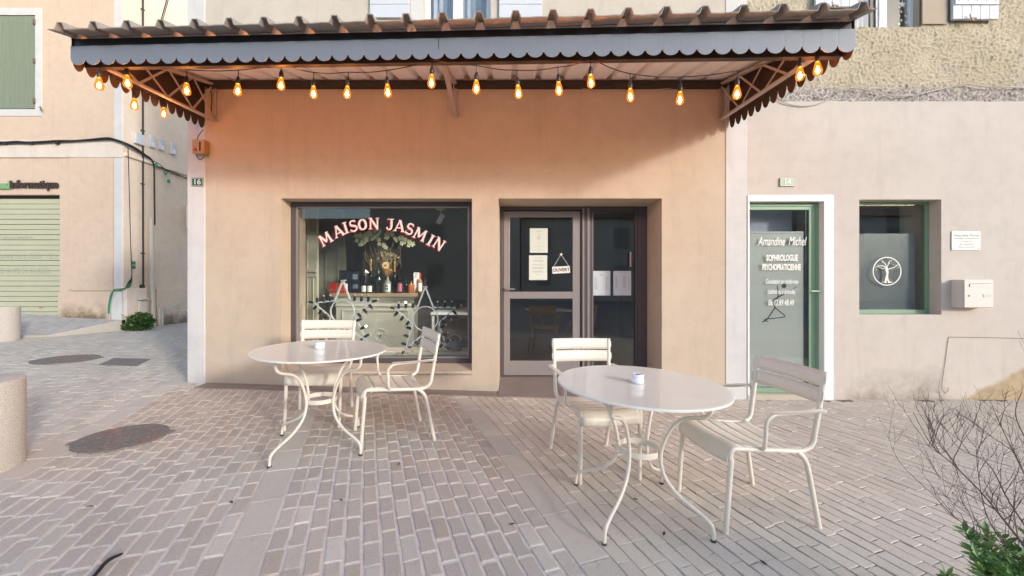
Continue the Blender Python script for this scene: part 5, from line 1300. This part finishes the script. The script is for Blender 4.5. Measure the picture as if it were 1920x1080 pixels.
# dried flower bunch
rf = random.Random(9); root = thing('dried_bouquet', 'dried twig bouquet with a red centred daisy and gold wrap', 'bouquet', (XW(722,6.16), 6.2, BZ))
m = MB(); base = Vector((XW(718,6.2), 6.24, BZ+.05))
for i in range(60):
    tx, ty = rf.uniform(682,752), rf.uniform(455,500); tip = P(tx, ty, 6.22+rf.uniform(-.08,.08))
    mid = base.lerp(tip, .5)+Vector((rf.uniform(-.07,.07), rf.uniform(-.05,.05), rf.uniform(-.02,.05)))
    q3 = base.lerp(tip, .8)+Vector((rf.uniform(-.07,.07), 0, rf.uniform(-.02,.04)))
    m.tube(spline([base, mid, q3, tip, tip+Vector((rf.uniform(-.05,.05),0,rf.uniform(-.03,.05)))], 4), .0022, 4)
m.build('twigs', M['stem'], root)
m = MB(); leaf_cloud(m, P(722,482,6.2), (.22,.08,.10), 420, .012, .032, rf); m.build('seed_heads', mat_leaf('straw seed heads', (.30,.22,.10), (.55,.46,.28)), root, recalc=False)
m = MB(); q = P(723.5, 497.5, 6.10)
for i in range(13):
    a = 2*pi*i/13; d = Vector((cos(a),0,sin(a))); s = Vector((-sin(a),0,cos(a))); m.add([q, q+d*.035+s*.015+Vector((0,-.008,0)), q+d*.068, q+d*.035-s*.015+Vector((0,-.008,0))], [(0,1,2,3)])
m.build('daisy_petals', simple('straw petals', (.75,.60,.36), .6, vs=30), root, recalc=False)
m = MB(); m.lathe([(.002,-.02),(.014,-.016),(.018,-.004),(.016,0)], q, 12, 'y'); m.build('daisy_centre', M['orange'], root, smooth=60)
m = MB(); q = P(726, 510, 6.12); m.lathe([(.03,-.07),(.06,-.03),(.085,.02),(.06,.05),(.02,.06)], q, 11); m.build('gold_wrap', M['gold'], root)
# orchids
root = thing('orchid', 'cream orchid sprays arching behind the lettering in the display window', 'orchid', (XW(715,6.22), 6.22, BZ))
rf = random.Random(4); m = MB(); st = MB()
sprays = [[(700,540),(702,500),(694,462),(684,443),(672,452),(669,462)], [(716,540),(715,500),(712,460),(706,446),(698,436)], [(712,540),(714,480),(722,450),(730,437),(738,436)], [(724,540),(728,480),(742,448),(756,444),(768,456),(773,457)], [(714,535),(712,480),(708,462),(716,456),(724,462)]]
fl = [(668,443),(669,452),(676,441),(679,447),(684,440),(681,455),(688,446),(676,459),(697,441),(703,434),(699,449),(710,440),(713,434),(704,445),(709,449),(726,439),(732,436),(736,440),(724,446),(740,446),(745,451),(751,446),(757,452),(761,448),(768,453),(765,459),(773,457),(753,457),(712,457),(718,461),(723,463),(692,438),(686,452)]
for s_ in sprays: st.tube(spline([P(a,b_,6.22) for a,b_ in s_], 6), .003, 5)
st.build('stems', simple('orchid stem', (.12,.13,.05), .6), root)
for a, b_ in fl:
    q = P(a+rf.uniform(-1.5,1.5), b_+rf.uniform(-1.5,1.5), 6.2+rf.uniform(-.03,.03)); rot = rf.uniform(0, 6.28); sz = rf.uniform(.036,.052)
    for i in range(5):
        an = rot+2*pi*i/5; d = Vector((cos(an), rf.uniform(-.3,.2), sin(an))); s = Vector((-sin(an),0,cos(an)))
        m.add([q, q+d*sz*.45+s*sz*.34, q+d*sz*.9+s*sz*.2, q+d*sz, q+d*sz*.9-s*sz*.2, q+d*sz*.45-s*sz*.34], [(0,1,2,3,4,5)])
m.build('blossoms', M['petal'], root, recalc=False)
m = MB(); m.lathe([(.04,0),(.05,.09),(.052,.10)], (XW(712,6.24), 6.24, BZ), 14); m.build('pot', M['creampanel'], root, smooth=40)
# illuminated stars
def star_decor(c, tips, ringr, label, lit, seed):
    root = thing('star_light', label, 'star decoration', (c.x, c.y, fz0), 'marquee stars in the display window')
    r_ = random.Random(seed); P5 = tips; inner = []
    C2 = Vector((c.x, 0, c.z))
    for i in range(5):
        a, b_ = P5[i], P5[(i+1)%5]; mid = (a+b_)/2; d = mid-c; inner.append(c+d.normalized()*(ringr*1.12))
    m = MB(); out = []
    for i in range(5):
        out += [P5[i], inner[i]]
    for i in range(10): m.bar(out[i], out[(i+1)%10], .018, .022, (0,1,0))
    m.build('star_outline', M['starmetal'], root)
    m = MB(); m.grid([[(c.x+q*cos(2*pi*i/40), c.y+yy, c.z+q*sin(2*pi*i/40)) for i in range(41)] for q, yy in ((ringr-.006,-.012),(ringr+.006,-.012),(ringr+.006,.012),(ringr-.006,.012),(ringr-.006,-.012))]); m.build('ring', M['starmetal'], root)
    cnt = 0
    for i in range(10):
        a, b_ = out[i], out[(i+1)%10]
        if i in (0, 9): continue
        e = (b_-a).normalized(); nrm = Vector((e.z, 0, -e.x))
        if nrm.dot((a+b_)/2-c) < 0: nrm = -nrm
        for k in range(3):
            p = a.lerp(b_, (k+.6)/3.2); s = MB(); q0 = p+Vector((0,.0,0))
            s.tube([q0, q0+nrm*.052, q0+nrm*.062], .016, 8, radii=[.020,.017,.017]); so = s.build('lamp_socket', M['socket'], root, smooth=50)
            bq = q0+nrm*.076; bb = MB(); bb.lathe([(.001,-.016),(.010,-.012),(.015,-.002),(.013,.008),(.006,.014),(.001,.016)], bq, 9)
            bb.build('small_bulb', M['litbulb'] if cnt in lit else M['minibulb'], so, smooth=60); cnt += 1
    for i in range(1, 5):
        q0 = P5[i]; nrm = (q0-c).normalized(); s = MB(); s.tube([q0, q0+nrm*.06], .014, 8); so = s.build('lamp_socket', M['socket'], root, smooth=50)
        bb = MB(); bb.lathe([(.001,-.016),(.010,-.012),(.015,-.002),(.013,.008),(.001,.016)], q0+nrm*.074, 9); bb.build('small_bulb', M['minibulb'], so, smooth=60)
    m = MB(); m.bar(P5[0]+Vector((-.03,.0,-.0)), P5[0]+Vector((.03,.0,-.0)), .012, .02, (0,1,0)); m.build('top_plate', M['starmetal'], root)
Ys = 5.10
def zz6(x, y): return P(560+x/4.697, 470+y/4.697, Ys)
star_decor(zz6(385,535), [zz6(392,262), zz6(650,450), zz6(600,800), zz6(235,800), zz6(130,460)], 22/F*Ys, 'metal star with black bulb sockets at the left of the display window', (7,), 1)
star_decor(zz6(1118,600), [zz6(1115,318), zz6(1385,500), zz6(1300,840), zz6(935,870), zz6(845,512)], 23/F*Ys, 'metal star with black bulb sockets at the right of the display window', (22,), 2)
# inner ledge the stars stand on
# white table, watering can, spotlight
root = thing('white_table', 'white table behind the right hand star inside the shop', 'table', (XW(850,6.6), 6.6, .05))
z_ = ZW(584,6.6); m = MB(); m.box(XW(812,6.6), XW(900,6.6), 6.4, 7.0, z_-.04, z_); m.build('tabletop', M['whitep'], root); m = MB(); [m.box(x_-.02, x_+.02, y_-.02, y_+.02, .05, z_-.041) for x_ in (XW(816,6.6), XW(896,6.6)) for y_ in (6.44, 6.96)]; m.build('leg', M['whitep'], root)
root = thing('watering_can', 'grey metal watering can on the floor inside the right of the window', 'watering can', P(850, 668, 5.35)+Vector((0,0,0)))
q = P(852, 662, 5.35); m = MB(); m.lathe([(.09,-.05),(.105,-.02),(.10,.12),(.085,.17),(.06,.19)], q, 20); m.build('body', simple('zinc', (.20,.22,.24), .45, .5), root, smooth=45)
m = MB(); m.tube([q+Vector((.09*cos(a), 0, .17+.08*sin(a))) for a in [pi*i/14 for i in range(15)]], .006, 6); m.tube([q+Vector((-.08,0,.0)), q+Vector((-.20,0,.14)), q+Vector((-.23,0,.16))], .010, 6); m.build('handle', M['starmetal'], root)
root = thing('window_bench', 'low pale bench the decorations stand on inside the display window', 'bench', (-1.8, 5.4, .05))
MB().box(wx0+.05, wx1+.1, W+.56, 5.56, .33, .37).build('bench_top', M['mantel'], root, bevel=.004); m = MB(); m.box(wx0+.06, wx1, W+.6, W+.64, .05, .329); m.build('bench_front', M['mantel'], root)
root = thing('spotlight', 'small white track spotlight at the top right inside the display window', 'spotlight', P(825,395,5.4))
q = P(826, 411, 5.4); m = MB(); m.lathe([(.001,.07),(.035,.07),(.036,-.07),(.032,-.07),(.03,-.05),(.001,-.05)], (0,0,0), 16); m.xf(Matrix.Translation(q) @ Matrix.Rotation(radians(28), 4, 'Y')); m.build('lamp_can', M['whitep'], root, smooth=40)
m = MB(); m.tube([q+Vector((.02,0,.05)), P(825,393,5.4)], .007, 6); m.box(q.x-.06, q.x+.05, 5.37, 5.43, P(825,393,5.4).z, P(825,388,5.4).z); m.build('bracket', M['whitep'], root)
m = MB(); m.box(-2.6, -.7, 5.385, 5.415, P(825,388,5.4).z+.001, P(825,388,5.4).z+.03); m.box(-1.7,-1.68,5.39,5.41,P(825,388,5.4).z+.031,2.85); m.build('track', M['whitep'], root)
ld = bpy.data.lights.new('spot_lamp', 'SPOT'); ld.energy = 50; ld.spot_size = radians(95); ld.spot_blend = .6; ld.shadow_soft_size = .03; ld.color = (1, .93, .82)
lo = bpy.data.objects.new('spot_lamp', ld); COL.objects.link(lo); lp = q+Vector((-.04, 0, -.09)); lo.location = lp-ORG[root.name]; lo.parent = root
lo.rotation_euler = (P(713,590,6.05)-lp).to_track_quat('-Z', 'Y').to_euler()

# ------------------------------------------------------------------ bare shrub at bottom right
rs_ = random.Random(17); shrub = thing('shrub', 'bare twiggy shrub with green leafy shoots at the bottom right corner', 'shrub', (1.95, 1.42, gz(1.95)))
m = MB()
def px3(a, b_, Y): return P(a, b_, Y)
def twig(p, d, L, r_, lvl):
    n_ = 6; pts = [p]; dd = d.normalized()
    for i in range(n_):
        dd = (dd+Vector((rs_.uniform(-.22,.22), rs_.uniform(-.22,.22), rs_.uniform(-.10,.26)))).normalized(); pts.append(pts[-1]+dd*L/n_)
    m.tube(pts, r_, 4, radii=[max(.00045, r_*(.9-.65*i/n_)) for i in range(n_+1)])
    if lvl > 0:
        for k in range(rs_.randint(2, 3)):
            i = rs_.randint(1, n_-1); sd = Vector((rs_.uniform(-1,1), rs_.uniform(-.7,.7), rs_.uniform(-.1,1))).normalized()
            twig(pts[i], (dd*.9+sd*.8).normalized(), L*rs_.uniform(.45,.75), r_*.65, lvl-1)
root_p = Vector((1.98, 1.42, gz(2)))
mains = [([(1985,1120),(1925,1035),(1880,975),(1840,925),(1790,870),(1745,835),(1712,772)], 1.38, .0045), ([(1990,1110),(1935,1010),(1890,940),(1850,870),(1800,840),(1770,800)], 1.48, .0038),
         ([(2010,1100),(1960,960),(1920,880),(1880,800),(1858,760)], 1.55, .004), ([(1960,1120),(1900,1050),(1850,1010),(1790,970),(1745,925),(1722,905)], 1.30, .0032),
         ([(2020,1090),(1985,930),(1930,840),(1905,780),(1915,735)], 1.45, .004), ([(1990,1120),(1930,1060),(1880,1020),(1850,960),(1830,880),(1832,820)], 1.42, .003), ([(2040,1100),(2000,900),(1960,800),(1935,740)], 1.5, .004)]
for pl_, Y, r_ in mains:
    pts = spline([root_p]+[px3(a+rs_.uniform(-4,4), b_, Y+rs_.uniform(-.04,.04)) for a, b_ in pl_], 5); n_ = len(pts)
    m.tube(pts, r_, 6, radii=[max(.0007, r_*(1.05-.9*i/(n_-1))) for i in range(n_)])
    for i in range(9, n_-1):
        if rs_.random() < .42:
            d = (pts[i+1]-pts[i]).normalized(); sd = Vector((rs_.uniform(-.9,.6), rs_.uniform(-.5,.5), rs_.uniform(.2,1.2)))
            twig(pts[i], d*.55+sd, rs_.uniform(.10,.22), max(.0012, r_*.42), 2)
m.build('branches', M['twig'], shrub, smooth=60, recalc=False)
m = MB(); lf = MB()
def leaf(p, ax, L, wd):
    ax = ax.normalized(); sd = ax.cross(Vector((rs_.uniform(-.5,.5), rs_.uniform(-.5,.5), 1))).normalized(); nn = sd.cross(ax)
    mid = p+ax*L*.5+nn*L*.06; tip = p+ax*L-nn*L*.10
    lf.add([p, p+ax*L*.3+sd*wd*.8, p+ax*L*.62+sd*wd*.75-nn*.02*L, tip, p+ax*L*.62-sd*wd*.75-nn*.02*L, p+ax*L*.3-sd*wd*.8, p+ax*L*.3-nn*wd*.35, p+ax*L*.62-nn*wd*.35-nn*.02*L], [(0,1,6),(1,2,7,6),(2,3,7),(3,4,7),(4,5,6,7),(5,0,6)])
shoots = [((1812,1000),1.36),((1830,1012),1.38),((1845,1030),1.33),((1858,1022),1.4),((1870,1040),1.3),((1890,1035),1.38),((1905,1045),1.3),((1918,1035),1.42),((1925,1000),1.5),((1835,1050),1.25),((1860,1060),1.24),((1885,1065),1.26),((1912,1062),1.25),((1850,1000),1.42),((1880,1010),1.45),((1775,1078),1.24),((1940,1030),1.4),((1822,1035),1.28),((1845,1075),1.22),((1900,1085),1.2)]
for (a, b_), Y in shoots:
    tip = px3(a, b_, Y); st_ = Vector((1.85+rs_.uniform(-.2,.1), 1.36+rs_.uniform(-.08,.08), tip.z-.32)); pts = spline([st_, st_.lerp(tip,.6)+Vector((.02,0,-.03)), tip], 6)
    m.tube(pts, .002, 4)
    for i in range(4, len(pts)):
        for k in range(5):
            an = rs_.uniform(0, 6.28); d = (pts[i]-pts[i-1]).normalized(); leaf(pts[i]+Vector((rs_.uniform(-.004,.004),)*3), Vector((cos(an), sin(an), rs_.uniform(-.3,.8)))+d*.5, rs_.uniform(.030,.052), rs_.uniform(.006,.0105))
m.build('green_shoots', M['leafd'], shrub); lf.build('leaves', M['leaf'], shrub, recalc=False)

# ------------------------------------------------------------------ the square behind the camera (seen in the glass)
def house(x0, x1, y, h, lab):
    root = thing('house', lab, 'house', ((x0+x1)/2, y, 0), 'houses across the square')
    MB().box(x0, x1, y-8, y, -.4, h).build('wall', M['farwall'], root)
    m = MB(); m.add([(x0-.3,y+.4,h),(x1+.3,y+.4,h),(x1+.3,y-4,h+1.5),(x0-.3,y-4,h+1.5),(x0-.3,y-8.4,h),(x1+.3,y-8.4,h)], [(0,1,2,3),(3,2,5,4),(0,3,4),(1,5,2),(0,4,5,1)]); m.build('roof', M['farroof'], root)
    x = x0+1
    while x < x1-1.5:
        for z in (.9, 3.4):
            if z+1.2 < h: MB().box(x, x+1.0, y+.001, y+.03, z, z+1.4).build('window', M['farwin'], root)
        x += 2.6
house(-19, -9, -17, 4.6, 'low grey house across the square, leftmost'); house(-8.9, .5, -15, 6.0, 'taller grey house across the square, second from left'); house(.6, 8.5, -16, 5.4, 'grey house across the square, third from left'); house(8.6, 19, -15, 6.2, 'wide grey house across the square, fourth from left'); house(19.1, 34, -17, 5.6, 'long grey house across the square, rightmost'); house(-40, -19.1, -16, 5.2, 'long low house across the square beyond the leftmost')
m = MB(); rows = []
for j in range(12):
    rows.append([(x_, -110-12*j, max(-1, (24+14*mnoise.noise(Vector((x_*.012, 0, 3))))*sin(min(pi, (j+.3)/11*pi))*max(.1, 1-abs(x_+40)/220))) for x_ in range(-240, 200, 12)])
m.grid(rows); tag(m.build('hill', M['hill'], smooth=60), kind='structure')
